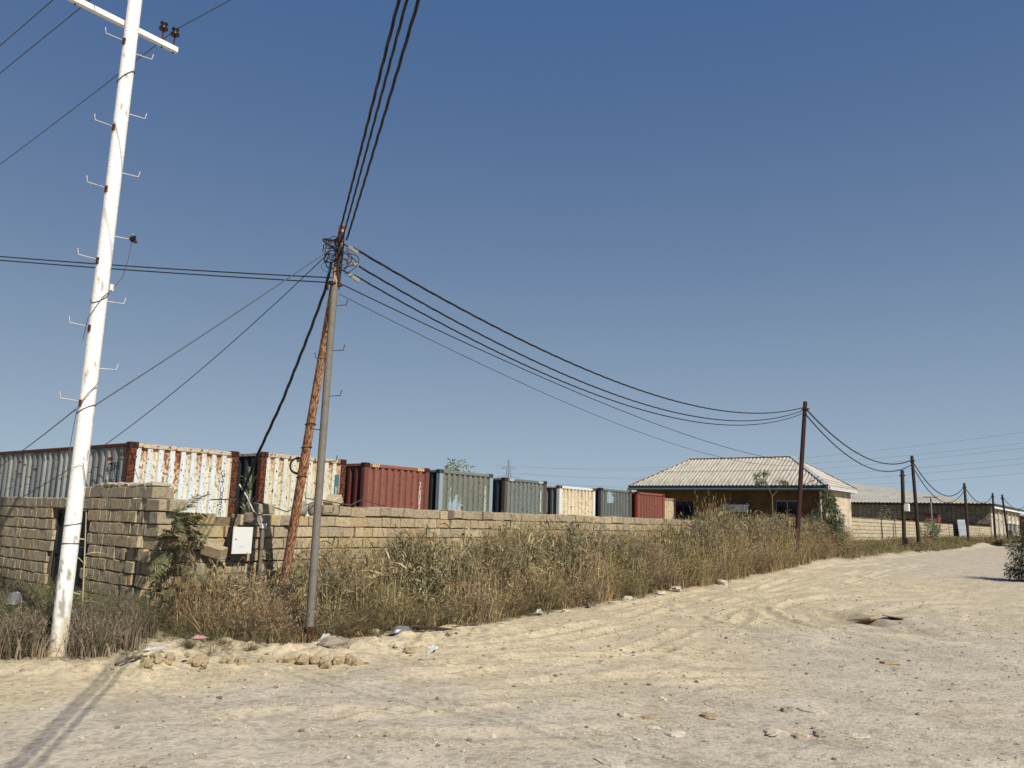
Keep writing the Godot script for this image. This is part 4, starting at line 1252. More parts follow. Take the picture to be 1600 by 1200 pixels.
func cables() -> void:
	var T := Vector3(1.18, 6.16, 2.5)
	# the heavy bundle overhead
	var g := "cables strung from the grey pole"
	cable("leftmost of three thick twisted cables coming overhead to the grey pole top", span(T + Vector3(-0.05, 0.06, 0.0), Vector3(-13.80, 6.33, 23.60), 0.26, 60), 0.015, M.cable, g, 3, 1.3)
	cable("middle one of three thick twisted cables coming overhead to the grey pole top", span(T + Vector3(0.0, 0.0, 0.03), Vector3(-13.78, 6.32, 23.62), 0.28, 60), 0.013, M.cable, g, 3, 1.1)
	cable("rightmost of three thick twisted cables coming overhead to the grey pole top", span(T + Vector3(0.05, -0.03, 0.07), Vector3(-13.66, 6.3, 23.73), 0.26, 60), 0.015, M.cable, g, 3, 1.3)
	# to the leaning brown pole
	var B := Vector3(27.25, 6.75, 1.1)
	cable("topmost twisted cable from the grey pole to the leaning brown pole", span(T + Vector3(0.25, -0.09, 0), B + Vector3(0, 0.12, 0), 1.15), 0.019, M.cable, g, 3, 1.4)
	cable("middle twisted cable from the grey pole to the leaning brown pole", span(T + Vector3(0.22, -0.33, 0), B, 1.3), 0.016, M.cable, g, 3, 1.2)
	cable("lowest twisted cable from the grey pole to the leaning brown pole", span(T + Vector3(0.3, -0.53, 0), B + Vector3(0, -0.12, 0), 1.3), 0.014, M.cable, g, 3, 1.2)
	cable("upper thin wire from the grey pole collar down to the house", span(Vector3(1.22, 5.42, 2.5), Vector3(33.5, 5.05, -1.2), 0.55), 0.010, M.cable, g)
	cable("lower thin wire from below the grey pole collar down to the house", span(Vector3(1.2, 5.25, 2.5), Vector3(33.4, 4.9, -1.6), 0.75), 0.007, M.cable_grey, g)
	# brown pole onward
	var C := Vector3(45.75, 5.95, 1.3)
	g = "cables between the poles down the lane"
	cable("upper cable sagging from the leaning brown pole to the next pole", span(B + Vector3(0.1, 0.1, 0), C + Vector3(0, 0.1, 0), 1.05), 0.03, M.cable, g)
	cable("lower cable sagging from the leaning brown pole to the next pole", span(B + Vector3(0.1, -0.15, 0), C - Vector3(0, 0.15, 0), 1.25), 0.026, M.cable, g)
	var D := Vector3(62.6, 5.3, 1.3)
	cable("upper cable dipping between the two dark poles before the pale wall", span(C + Vector3(0.1, 0, 0), D, 1.3), 0.03, M.cable, g)
	cable("lower cable dipping between the two dark poles before the pale wall", span(C - Vector3(0, 0.3, 0), D - Vector3(0, 0.25, 0), 1.5), 0.026, M.cable, g)
	cable("cable from the thin dark pole towards the warehouse gable", span(D, Vector3(76.4, 5.2, 1.3), 0.95), 0.03, M.cable, g)
	cable("cable between the two slim poles before the warehouse", span(Vector3(81.6, 5.3, 1.4), Vector3(103.6, 5.8, 1.3), 1.1), 0.03, M.cable, g)
	# to the left
	g = "wires running left from the grey pole"
	var U := Vector3(1.05, 5.95, 2.4)
	cable("upper wire slanting down from the grey pole to the white pole", span(U, Vector3(-1.8, 3.14, 1.28), 0.02), 0.008, M.cable_grey, g)
	cable("wire going on from the white pole down behind the side wall", span(Vector3(-1.98, 3.1, 1.25), Vector3(0.6, 2.2, -10.7), 0.1), 0.008, M.cable_grey, g)
	cable("lower wire slanting from the grey pole past the white container's side", span(U - Vector3(0.02, 0.06, 0), Vector3(0.92, 1.95, -8.1), 0.35), 0.008, M.cable_grey, g)
	cable("upper of two level black wires crossing behind the white pole", span(Vector3(1.1, 5.5, 2.42), Vector3(-11.0, 9.2, -20.6), 0.45), 0.010, M.cable, g)
	cable("lower of two level black wires crossing behind the white pole", span(Vector3(1.1, 5.42, 2.42), Vector3(-11.1, 8.85, -20.6), 0.35), 0.010, M.cable, g)
	# on the white pole's crossarm
	g = "wires on the white pole crossarm"
	cable("wire over the right insulator of the white pole crossarm", span(Vector3(-1.2, 8.99, 1.23), Vector3(-1.35, 9.0, -44.0), 0.9) , 0.007, M.cable_grey, g)
	cable("wire leaving the right insulator of the white pole overhead", span(Vector3(-1.2, 8.99, 1.23), Vector3(-1.0, 9.3, 40.0), 0.8), 0.007, M.cable_grey, g)
	cable("inner wire over the left end of the white pole crossarm", span(Vector3(-2.4, 8.99, 30.0), Vector3(-2.45, 9.0, -44.0), 0.2), 0.007, M.cable_grey, g)
	cable("outer wire over the left end of the white pole crossarm", span(Vector3(-2.72, 8.99, 30.0), Vector3(-2.75, 9.0, -44.0), 0.2), 0.007, M.cable_grey, g)
	# drop to the meter box
	var d0 := Vector3(1.08, 5.75, 2.42)
	cable("thick cable hanging from the grey pole down to the white meter box", [d0, Vector3(1.05, 5.3, 2.35), Vector3(1.02, 4.6, 2.05), Vector3(1.06, 3.6, 1.45), Vector3(1.13, 2.7, 0.75), Vector3(1.22, 2.1, 0.3), Vector3(1.21, 1.75, 0.19), Vector3(1.13, 1.4, 0.16), Vector3(1.12, 1.12, 0.16), Vector3(1.2, 1.05, 0.15)], 0.022, M.cable, "", 3, 0.9)
	cable("thin white wire hanging beside the cable above the broadleaf reed", span(Vector3(1.1, 3.1, 1.05), Vector3(1.62, 2.6, -0.2), 0.15), 0.006, M.cable_white)
	cable("bent white cable looping over the wall into the grey conduit", [Vector3(1.42, 2.3, -0.1), Vector3(1.5, 2.1, 0.03), Vector3(1.62, 1.86, 0.07), Vector3(1.76, 1.76, 0.08), Vector3(1.83, 1.62, 0.07)], 0.014, M.cable_white)
	cable("thin grey cable trailing along the wall top past the container ends", [Vector3(0.9, 2.02, -0.1), Vector3(1.7, 2.06, -0.15), Vector3(2.4, 1.86, -0.05), Vector3(3.1, 2.1, 0.02), Vector3(3.8, 2.02, 0.03), Vector3(4.2, 2.14, -0.1), Vector3(4.9, 2.03, -0.15)], 0.011, M.cable_grey)

func far_lines() -> void:
	var A := Vector3(306.0, 0, -237.0)
	var g := "high voltage wires far across the sky"
	var words := ["topmost", "second", "third", "fourth", "fifth", "lowest"]
	var ends := [702, 713, 730, 741, 758, 764]
	for i in 6:
		var a: Vector3 = A + Vector3(6.0 * 0.62 * (1 if i % 2 else -1), 28.0 - 3.5 * int(i / 2), 6.0 * 0.78 * (1 if i % 2 else -1))
		var b: Vector3 = Vector3(240.0 + 6.0 * (i % 2), 34.0 - 4.4 * int(i / 2) - 1.6 * (i % 2), 30.0 + 8.0 * (i % 2))
		cable("%s of six faint power lines over the warehouse and the far right" % words[i], span(a, b, 7.0, 60), 0.026, M.line_grey, g)

# ------------------------------------------------------------------ meter box and wall fittings
func meter() -> void:
	var root := thing("meter_box", "white electricity meter box hung on the block wall", "meter box", Vector3(1.38, 1.14, 0.0))
	put(bm(Vector3(0.37, 0.44, 0.16), Vector3(0, 0.22, 0.09), 0.004), "case", M.box_side, root)
	put(bm(Vector3(0.375, 0.445, 0.025), Vector3(0, 0.22, 0.186), 0.006), "door", M.white_box, root)
	var st := begin(true)
	for k in 10:
		var a0 := TAU * k / 10
		var a1 := TAU * (k + 1) / 10
		tri(st, Vector3(-0.13, 0.24, 0.204), Vector3(-0.13 + cos(a1) * 0.013, 0.24 + sin(a1) * 0.016, 0.201), Vector3(-0.13 + cos(a0) * 0.013, 0.24 + sin(a0) * 0.016, 0.201))
	put(done(st), "lock", M.iron, root)
	st = begin()
	for k in 3: bx(st, Vector3(-0.05, 0.1 + k * 0.016, 0.1988), Vector3(0.05 - 0.02 * (k % 2), 0.106 + k * 0.016, 0.2))
	put(done(st), "faded_print", mat(Color(0.68, 0.74, 0.80), 0.7), root)
	var c := thing("wall_conduit", "grey conduit with a white cap on the wall right of the meter box", "conduit", Vector3(1.84, 0.9, 0.08))
	put(tubem([Vector3(0, -0.2, 0), Vector3(0, 0.3, 0), Vector3(0, 0.68, 0)], 0.035, 10), "pipe", M.grey_pole, c)
	put(bm(Vector3(0.1, 0.09, 0.09), Vector3(0, 0.7, 0), 0.012), "cap", M.white_box, c)

# ------------------------------------------------------------------ plants
func col(c: Color, v: float, r: RandomNumberGenerator) -> Color:
	var k := 1.0 + r.randf_range(-v, v)
	return Color(c.r * k, c.g * k * (1.0 + r.randf_range(-0.05, 0.05)), c.b * k)

# a tapering bent ribbon
func ribbon(st: SurfaceTool, p: Vector3, dir: Vector3, bend: Vector3, L: float, w: float, c: Color, n := 3, spread := 0.25, twist := 0.0) -> Vector3:
	var side := dir.cross(Vector3.UP)
	if side.length() < 0.1: side = Vector3(cos(twist), 0, sin(twist))
	side = side.normalized().rotated(dir.normalized(), twist)
	st.set_color(c)
	var a := p
	var wa := w * spread
	for k in n:
		var t := float(k + 1) / n
		var b := p + dir * L * t + bend * L * t * t
		var wb := w * (1.0 - t) if t > 0.45 else w
		if k == n - 1:
			tri(st, a - side * wa / 2, b, a + side * wa / 2)
		else:
			quad(st, a - side * wa / 2, b - side * wb / 2, b + side * wb / 2, a + side * wa / 2)
		a = b; wa = wb
	return a

func rdir(r: RandomNumberGenerator) -> Vector3:
	var a := r.randf() * TAU
	return Vector3(cos(a), 0, sin(a))

# dry upright grass, heights around 1
func dry_clump(sd: int, n: int, rad: float, w: float, cs: Array, lean := 0.16) -> ArrayMesh:
	var r := RandomNumberGenerator.new(); r.seed = sd
	var st := begin()
	for i in n:
		var h := r.randf_range(0.45, 1.0)
		var d := rdir(r)
		var p := rdir(r) * rad * sqrt(r.randf())
		var dir := (Vector3.UP + d * r.randf_range(0.0, lean)).normalized()
		var c := col(cs[r.randi() % cs.size()], 0.25, r)
		var tip := ribbon(st, p, dir, d * r.randf_range(0.0, 0.28) - Vector3(0, r.randf_range(0.0, 0.12), 0), h, w * r.randf_range(0.7, 1.3), c, 3, 0.8, r.randf() * TAU)
		# side leaf or seed head
		if r.randf() < 0.5:
			var q := p.lerp(tip, r.randf_range(0.3, 0.8))
			var d2 := rdir(r)
			ribbon(st, q, (d2 + Vector3.UP * r.randf_range(0.2, 1.2)).normalized(), Vector3(0, -0.5, 0), r.randf_range(0.12, 0.3), w * 1.3, col(cs[r.randi() % cs.size()], 0.3, r), 2, 0.4, r.randf() * 0.8)
		if r.randf() < 0.3:
			for k in 4:
				ribbon(st, tip - dir * 0.02 * k, (dir + rdir(r) * 0.5).normalized(), Vector3(0, -0.2, 0), 0.07, w * 1.2, col(cs[0], 0.3, r), 1, 0.9, r.randf() * 3.0)
	return done(st)

# common reed: stalk, drooping blades, a plume on some
func reed_clump(sd: int, n: int, rad: float, cs: Array, leafw := 0.016, leafl := 0.30) -> ArrayMesh:
	var r := RandomNumberGenerator.new(); r.seed = sd
	var st := begin()
	for i in n:
		var h := r.randf_range(0.6, 1.0)
		var d := rdir(r)
		var p := rdir(r) * rad * sqrt(r.randf())
		var dir := (Vector3.UP + d * r.randf_range(0.0, 0.14)).normalized()
		var bend := d * r.randf_range(0.0, 0.14)
		var c := col(cs[0], 0.2, r)
		var tip := ribbon(st, p, dir, bend, h, 0.012, c, 3, 1.0, r.randf() * TAU)
		for k in r.randi_range(6, 11):
			var t := r.randf_range(0.25, 1.0)
			var q := p + dir * h * t + bend * h * t * t
			var d2 := rdir(r)
			var lc := col(cs[1 + r.randi() % (cs.size() - 1)], 0.25, r)
			ribbon(st, q, (d2 + Vector3.UP * r.randf_range(0.3, 1.3)).normalized(), Vector3(0, -r.randf_range(0.2, 0.9), 0), leafl * r.randf_range(0.6, 1.15), leafw * r.randf_range(0.7, 1.2), lc, 3, 0.5, r.randf_range(-0.6, 0.6))
		if r.randf() < 0.3:
			for k in 12:
				ribbon(st, tip - dir * 0.014 * k, (dir + rdir(r) * 0.45 + d * 0.4).normalized(), Vector3(0, -0.5, 0), 0.13, 0.012, col(Color(0.27, 0.23, 0.16), 0.2, r), 2, 0.8, r.randf() * 3.0)
	return done(st)

# low twiggy scrub
func scrub(sd: int, n: int, cs: Array, leafy: float, lw := 0.02) -> ArrayMesh:
	var r := RandomNumberGenerator.new(); r.seed = sd
	var st := begin()
	for i in n:
		var d := rdir(r)
		var dir := (d * r.randf_range(0.15, 1.0) + Vector3.UP).normalized()
		var L := r.randf_range(0.4, 1.0)
		var bend := Vector3(0, -r.randf_range(0.0, 0.3), 0) + rdir(r) * 0.15
		var c := col(cs[r.randi() % cs.size()], 0.25, r)
		ribbon(st, rdir(r) * 0.12 * r.randf(), dir, bend, L, 0.009, c, 3, 1.0, r.randf() * TAU)
		for k in 6:
			var t := r.randf_range(0.2, 1.0)
			var q := dir * L * t + bend * L * t * t
			var d2 := (dir * 0.6 + rdir(r) + Vector3.UP * r.randf_range(-0.2, 0.6)).normalized()
			var l2 := L * r.randf_range(0.12, 0.35)
			ribbon(st, q, d2, rdir(r) * 0.3, l2, 0.007, c, 2, 1.0, r.randf() * TAU)
			if r.randf() < leafy:
				for m in 3:
					ribbon(st, q + d2 * l2 * r.randf(), (d2 + rdir(r) * 1.2 + Vector3.UP * 0.4).normalized(), Vector3(0, -0.3, 0), lw * 2.4, lw, col(cs[cs.size() - 1 - m % 2], 0.3, r), 2, 0.5, r.randf() * TAU)
	return done(st)

# leafy cloud of leaf-sized faces in an uneven crown
func crown(sd: int, size: Vector3, n: int, leaf: float, cs: Array, lobes := 7) -> ArrayMesh:
	var r := RandomNumberGenerator.new(); r.seed = sd
	var cen := []
	for i in lobes:
		cen.append([Vector3(r.randf_range(-0.6, 0.6), r.randf_range(-0.65, 0.7), r.randf_range(-0.6, 0.6)), r.randf_range(0.22, 0.45)])
	var st := begin()
	for i in n:
		var l: Array = cen[r.randi() % lobes]
		var d := Vector3(r.randfn(), r.randfn(), r.randfn()).normalized() * pow(r.randf(), 0.45)
		var p: Vector3 = (l[0] + d * l[1]) * size / 2
		var dir := (d + Vector3(r.randfn() * 0.5, r.randfn() * 0.4 - 0.15, r.randfn() * 0.5)).normalized()
		ribbon(st, p, dir, Vector3(0, -0.35, 0), leaf * r.randf_range(0.7, 1.3) * 1.7, leaf * r.randf_range(0.5, 0.9), col(cs[r.randi() % cs.size()], 0.3, r), 2, 0.3, r.randf() * TAU)
	return done(st)

func branches(sd: int, h: float, spread: float, n: int, r0: float) -> ArrayMesh:
	var r := RandomNumberGenerator.new(); r.seed = sd
	var st := begin(true)
	tube(st, [Vector3.ZERO, Vector3(0.03, h * 0.35, 0.02), Vector3(-0.02, h * 0.7, 0.0)], [r0, r0 * 0.8, r0 * 0.4], 7, false)
	for i in n:
		var d := rdir(r)
		var a := Vector3(0, h * r.randf_range(0.05, 0.6), 0)
		tube(st, [a, a + d * spread * 0.5 + Vector3(0, h * 0.2, 0), a + d * spread + Vector3(0, h * r.randf_range(0.3, 0.45), 0)], [r0 * 0.5, r0 * 0.35, r0 * 0.15], 5, false)
	return done(st)

# pinnate leaf with leaflets
func frond(sd: int, L: float, c: Color) -> ArrayMesh:
	var r := RandomNumberGenerator.new(); r.seed = sd
	var st := begin()
	var n := 7
	for k in n + 1:
		var t := 0.12 + 0.88 * k / n
		var p := Vector3(0, -0.35 * L * t * t, L * t)
		var f := Vector3(0, -0.7 * t, 1).normalized()
		var l := L * 0.42 * (1.0 - 0.55 * absf(t - 0.45))
		for s in [-1, 1]:
			ribbon(st, p, (Vector3(s, -0.05 + r.randf_range(-0.3, 0.15), 0) + f * r.randf_range(0.5, 0.9)).normalized(), Vector3(0, -0.25, 0), l, L * 0.10, col(c, 0.3, r), 3, 0.35, s * 0.25)
		if k == n: ribbon(st, p, f, Vector3(0, -0.3, 0), l, L * 0.12, c, 3, 0.35, 0.0)
	st.set_color(Color(0.22, 0.20, 0.10))
	tube(st, [Vector3.ZERO, Vector3(0, -0.05 * L, 0.5 * L), Vector3(0, -0.35 * L, L)], [0.006, 0.005, 0.003], 4, false)
	return done(st)

func scatter(meshes: Array, called: String, label: String, category: String, spots: Array, m: Material) -> void:
	# spots: [pos, height, yaw, tint, widen]; one object per mesh variant
	var parts := []
	for i in meshes.size(): parts.append([[], []])
	for i in spots.size():
		var s: Array = spots[i]
		var k := i % meshes.size()
		var b := Basis(Vector3.UP, s[2]) * Basis.from_scale(Vector3(s[4], s[1], s[4]))
		parts[k][0].append(Transform3D(b, s[0]))
		parts[k][1].append(s[3])
	var root := thing(called, label, category)
	root.set_meta("kind", "stuff")
	for i in meshes.size():
		if parts[i][0].size() == 0: continue
		many(meshes[i], "tufts" if i == 0 else "tufts_%03d" % i, m, parts[i][0], parts[i][1], root)

func veg_h(x: float) -> float:
	return lerps(x, [[0.0, 0.78], [1.5, 0.85], [3.0, 1.1], [5.0, 1.35], [8.0, 1.45], [11.0, 1.5], [15.0, 1.52], [20.0, 1.5], [26.0, 1.45], [30.0, 1.2], [33.0, 0.8], [38.0, 0.55]])

func vegetation() -> void:
	var straw := Color(0.315, 0.235, 0.125)
	var pale := Color(0.46, 0.36, 0.205)
	var tan := Color(0.40, 0.275, 0.14)
	var brown := Color(0.085, 0.058, 0.033)
	var rusty := Color(0.15, 0.09, 0.045)
	var olive := Color(0.115, 0.11, 0.05)
	var green := Color(0.09, 0.105, 0.045)
	var dgreen := Color(0.07, 0.095, 0.04)
	var W := Color.WHITE
	var r := RandomNumberGenerator.new(); r.seed = 77
	var dry := []
	for i in 4: dry.append(dry_clump(100 + i, 70, 0.3, 0.0095, [straw, brown, rusty, pale, pale, brown, straw, tan]))
	var spots := []
	var n := 0
	while n < 2300:
		var x := pow(r.randf(), 1.25) * 34.0 + 0.3
		var e := lerps(x, EDGE) - 0.15
		var z := r.randf_range(0.12, e)
		var hfac := 1.0 - 0.55 * ss(e * 0.45, e, z)
		if x < 2.6 and z < 0.5 and r.randf() < 0.75: continue
		if x < 1.0 and r.randf() < 0.5: continue
		if nz.get_noise_2d(x * 7.0 + 150.0, z * 7.0) < -0.2 and r.randf() < 0.8: continue
		var tint := W * r.randf_range(0.75, 1.25)
		if nz.get_noise_2d(x * 4.0, z * 4.0) > 0.15: tint = Color(0.85, 0.95, 0.75)
		spots.append([Vector3(x, gh(x, z) - 0.03, z), veg_h(x) * hfac * r.randf_range(0.7, 1.15) * (1.0 + 0.8 * nz.get_noise_2d(x * 5.0 + 60.0, z * 2.0)), r.randf() * TAU, tint, r.randf_range(0.9, 1.4)])
		n += 1
	scatter(dry, "dry_grass", "dense stand of dry straw coloured grass along the block wall", "dry grass", spots, M.dry)
	# reeds, greener, standing above the grass
	var reeds := []
	for i in 3: reeds.append(reed_clump(200 + i, 9, 0.28, [Color(0.30, 0.24, 0.13), Color(0.15, 0.145, 0.07), Color(0.25, 0.215, 0.12), Color(0.38, 0.31, 0.18), Color(0.11, 0.115, 0.055), Color(0.30, 0.235, 0.13), Color(0.09, 0.075, 0.04)]))
	spots = []
	n = 0
	while n < 480:
		var x := r.randf_range(2.2, 33.0)
		var z := r.randf_range(0.15, lerps(x, EDGE) - 0.55)
		var cl := nz.get_noise_2d(x * 3.0 + 200.0, z)
		if cl < -0.05 and x < 17.0: continue
		spots.append([Vector3(x, gh(x, z) - 0.03, z), veg_h(x) * r.randf_range(0.8, 1.3) * (1.0 + 0.6 * nz.get_noise_2d(x * 5.0 + 60.0, z * 2.0)), r.randf() * TAU, W * r.randf_range(0.8, 1.15), 1.15])
		n += 1
	for k in 34:
		var x := 0.5 + r.randf() * 2.0
		var z := r.randf_range(0.5, 1.6)
		spots.append([Vector3(x, gh(x, z), z), r.randf_range(0.8, 1.15), r.randf() * TAU, W, 1.0])
	var bold := []
	for i in 3: bold.append(reed_clump(240 + i, 5, 0.22, [Color(0.36, 0.29, 0.16), Color(0.14, 0.15, 0.07), Color(0.20, 0.20, 0.095), Color(0.42, 0.34, 0.20), Color(0.10, 0.115, 0.05), Color(0.32, 0.25, 0.13)], 0.03, 0.42))
	var near := []
	for k in 120:
		var x := 0.9 + pow(r.randf(), 0.8) * 9.5
		var z := r.randf_range(0.25, lerps(x, EDGE) - 0.35)
		if nz.get_noise_2d(x * 5.0 + 200.0, z) < -0.1: continue
		near.append([Vector3(x, gh(x, z) - 0.03, z), minf(veg_h(x) * r.randf_range(0.85, 1.35), 1.75), r.randf() * TAU, W * r.randf_range(0.8, 1.15), 1.0])
	scatter(bold, "broad_reeds", "coarser reeds with long pale and green blades near the grey pole and meter box", "reeds", near, M.leaf)
	scatter(reeds, "common_reeds", "grey green reeds standing among the dry grass below the wall top", "reeds", spots, M.leaf)
	# reeds behind the wall top and before the house
	spots = []
	for k in 95:
		var x := r.randf_range(18.0, 31.5)
		var z := r.randf_range(-2.2, -0.6) if r.randf() < 0.6 else r.randf_range(0.1, 0.9)
		spots.append([Vector3(x, gh(x, z), z), (r.randf_range(1.2, 1.9) if x > 21.0 else r.randf_range(1.1, 1.6)), r.randf() * TAU, W * r.randf_range(0.85, 1.1), 1.5])
	scatter(reeds, "tall_reeds", "tall feathery reeds rising above the wall top in front of the house", "reeds", spots, M.leaf)
	# tall single stalks with open heads above the rest
	var tall := []
	for i in 3: tall.append(dry_clump(170 + i, 9, 0.3, 0.015, [pale, Color(0.52, 0.43, 0.27), tan], 0.1))
	spots = []
	for k in 330:
		var x := 1.5 + r.randf() * 30.0
		var z := r.randf_range(0.2, lerps(x, EDGE) - 0.4)
		spots.append([Vector3(x, gh(x, z) - 0.03, z), veg_h(x) * r.randf_range(0.9, 1.3), r.randf() * TAU, W * r.randf_range(0.8, 1.15), 1.0])
	scatter(tall, "tall_stalks", "pale single stalks rising above the dry grass along the wall", "dry grass", spots, M.dry)
	# dark dead undergrowth showing between the clumps
	var under := []
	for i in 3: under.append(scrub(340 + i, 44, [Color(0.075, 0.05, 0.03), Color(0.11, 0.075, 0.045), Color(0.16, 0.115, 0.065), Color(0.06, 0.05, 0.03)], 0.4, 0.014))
	spots = []
	for k in 280:
		var x := 0.3 + pow(r.randf(), 1.2) * 32.0
		var z := r.randf_range(0.3, lerps(x, EDGE) - 0.1)
		spots.append([Vector3(x, gh(x, z) - 0.02, z), r.randf_range(0.45, 0.95), r.randf() * TAU, W * r.randf_range(0.8, 1.2), r.randf_range(0.4, 0.8)])
	scatter(under, "dead_undergrowth", "dark dead undergrowth tangled between the dry grass clumps", "undergrowth", spots, M.twig)
	# low scrub skirt in front
	var scr := []
	for i in 4: scr.append(scrub(300 + i, 40, [brown, rusty, straw, Color(0.19, 0.16, 0.085), olive], 0.35, 0.016))
	spots = []
	n = 0
	while n < 520:
		var x := pow(r.randf(), 1.3) * 36.0 - 0.1
		var e := lerps(x, EDGE)
		var z := e - absf(r.randfn()) * 0.35 - 0.05
		if z < 0.1: continue
		if x < 0.5 and z > 1.9: continue
		spots.append([Vector3(x, gh(x, z) - 0.02, z), r.randf_range(0.3, 0.75), r.randf() * TAU, W * r.randf_range(0.8, 1.2), r.randf_range(0.35, 0.75)])
		n += 1
	scatter(scr, "dry_scrub", "low brown twiggy scrub along the sandy edge of the lane", "scrub", spots, M.twig)
	# left of the corner: dark scrub and upright dry stalks
	var dark := []
	for i in 3: dark.append(scrub(320 + i, 46, [Color(0.16, 0.12, 0.06), Color(0.13, 0.115, 0.05), Color(0.10, 0.105, 0.045), Color(0.15, 0.14, 0.06), dgreen], 0.6, 0.018))
	spots = []
	n = 0
	while n < 260:
		var z := r.randf_range(-8.5, 1.9)
		var x := -r.randf_range(0.1, 2.7)
		if z > lerps(x, EDGE) - 0.1: continue
		if Vector2(x + 1.9, z - 1.38).length() < 0.3 or (z > 1.3 and absf(x + 1.9 + (z - 1.38) * 0.43) < 0.4): continue
		spots.append([Vector3(x, gh(x, z) - 0.02, z), r.randf_range(0.4, 0.8), r.randf() * TAU, W * r.randf_range(0.8, 1.2), r.randf_range(0.45, 0.8)])
		n += 1
	scatter(dark, "dark_scrub", "dark brown and olive scrub filling the space before the side wall", "scrub", spots, M.twig)
	var stalks := []
	for i in 2: stalks.append(dry_clump(120 + i, 30, 0.2, 0.012, [Color(0.19, 0.145, 0.105), brown, Color(0.24, 0.19, 0.125)], 0.06))
	spots = []
	for k in 170:
		var x := r.randf_range(-2.6, -0.5)
		var z := r.randf_range(0.2, lerps(x, EDGE) - 0.02)
		if k > 120: z = r.randf_range(-5.0, 0.5)
		if Vector2(x + 1.9, z - 1.38).length() < 0.22 or (z > 1.3 and absf(x + 1.9 + (z - 1.38) * 0.43) < 0.26): continue
		spots.append([Vector3(x, gh(x, z) - 0.02, z), r.randf_range(0.35, 0.8), r.randf() * TAU, W * r.randf_range(0.8, 1.15), 1.0])
	scatter(stalks, "upright_dry_stalks", "bare upright dry stalks around the foot of the white pole", "dry weeds", spots, M.dry)
	# grass strip along the pale wall, and beyond
	var strip := []
	for i in 2: strip.append(dry_clump(140 + i, 60, 0.4, 0.024, [straw, Color(0.27, 0.21, 0.11), rusty, olive], 0.3))
	spots = []
	for k in 520:
		var x := r.randf_range(30.0, 74.0)
		var z := r.randf_range(0.1, lerps(x, EDGE) + 0.1)
		spots.append([Vector3(x, gh(x, z) - 0.03, z), r.randf_range(0.18, 0.5), r.randf() * TAU, (Color(0.8, 0.95, 0.75) if nz.get_noise_2d(x * 2.0, 7.0) > 0.1 else W) * r.randf_range(0.85, 1.1), 1.2])
	for k in 160:
		var x := r.randf_range(73.0, 108.0)
		var z := r.randf_range(-2.0, 1.6) - (x - 73.0) * 0.02
		spots.append([Vector3(x, gh(x, z) - 0.03, z), r.randf_range(0.4, 1.0), r.randf() * TAU, W, 1.6])
	scatter(strip, "verge_grass", "dry grass verge along the foot of the pale block wall", "dry grass", spots, M.dry)
	# short tufts and litter straw on the bare corner
	var tuft := [dry_clump(160, 40, 0.14, 0.007, [straw, brown, olive], 0.9), scrub(330, 30, [olive, green, brown], 0.7, 0.012)]
	spots = []
	for k in 60:
		var x := r.randf_range(-0.7, 1.4)
		var z := r.randf_range(0.9, 2.9)
		spots.append([Vector3(x, gh(x, z) - 0.01, z), r.randf_range(0.12, 0.34), r.randf() * TAU, W * r.randf_range(0.8, 1.1), r.randf_range(0.25, 0.6)])
	for k in 50:
		var x := r.randf_range(1.4, 12.0)
		var z := lerps(x, EDGE) + r.randf_range(-0.2, 0.35)
		spots.append([Vector3(x, gh(x, z) - 0.01, z), r.randf_range(0.08, 0.25), r.randf() * TAU, W, r.randf_range(0.2, 0.5)])
	scatter(tuft, "low_weeds", "low tufts of weeds on the bare sandy corner and lane edge", "weeds", spots, M.leaf)

	# single plants ------------------------------------------------
	var t := thing("ailanthus_sapling", "dark green sapling with feathery leaves growing out of the broken wall corner", "sapling", Vector3(0.0, 0.35, 0.2))
	put(tubem([Vector3(0, -0.2, 0), Vector3(0.05, 0.5, 0.03), Vector3(0.12, 1.1, 0.0), Vector3(0.22, 1.55, -0.05)], [0.022, 0.018, 0.014, 0.008], 7), "stem", M.bark, t)
	var fr := []
	for i in 5: fr.append(frond(400 + i, 0.52, [Color(0.125, 0.14, 0.06), Color(0.095, 0.11, 0.05), Color(0.18, 0.195, 0.085)][i % 3]))
	var rr := RandomNumberGenerator.new(); rr.seed = 9
	for i in 26:
		var y := rr.randf_range(0.8, 1.5)
		var o := put(fr[i % 5], "leaf", M.leaf, t, Vector3(0.08 + 0.1 * y * 0.5, y, 0.03))
		o.rotation = Vector3(rr.randf_range(-0.75, 0.45), rr.randf_range(-2.0, 2.4), rr.randf_range(-0.7, 0.7))
		o.scale = Vector3.ONE * rr.randf_range(0.5, 0.95)
	for q in [[Vector3(0.1, 0.62, 0.1), Vector3(-0.1, -1.1, 0.2), 0.9], [Vector3(0.15, 0.66, 0.12), Vector3(0.1, 0.5, 0.1), 0.9], [Vector3(0.05, 0.28, 0.15), Vector3(-0.25, -1.4, 0.5), 0.85], [Vector3(0.1, 0.3, 0.15), Vector3(-0.15, -0.7, 0.3), 0.7], [Vector3(0.3, 1.5, 0.0), Vector3(-1.0, 0.6, 0.0), 0.7], [Vector3(0.3, 1.5, 0.0), Vector3(-1.1, 2.0, 0.0), 0.6]]:
		var o := put(fr[rr.randi() % 5], "leaf", M.leaf, t, q[0])
		o.rotation = q[1]; o.scale = Vector3.ONE * q[2]
	# broad-leaved reed beside the meter box
	t = thing("broadleaf_reed", "tall broad bladed reed hanging in front of the gap between the first two containers", "reed", Vector3(1.62, 1.2, -0.12))
	var st := begin(true)
	st.set_color(Color(0.36, 0.36, 0.2))
	tube(st, [Vector3(0.05, -1.0, 0), Vector3(0.03, 0.3, 0.02), Vector3(0.0, 0.95, 0.05)], [0.014, 0.013, 0.01], 6, false)
	put(done(st), "stalk", M.leaf, t)
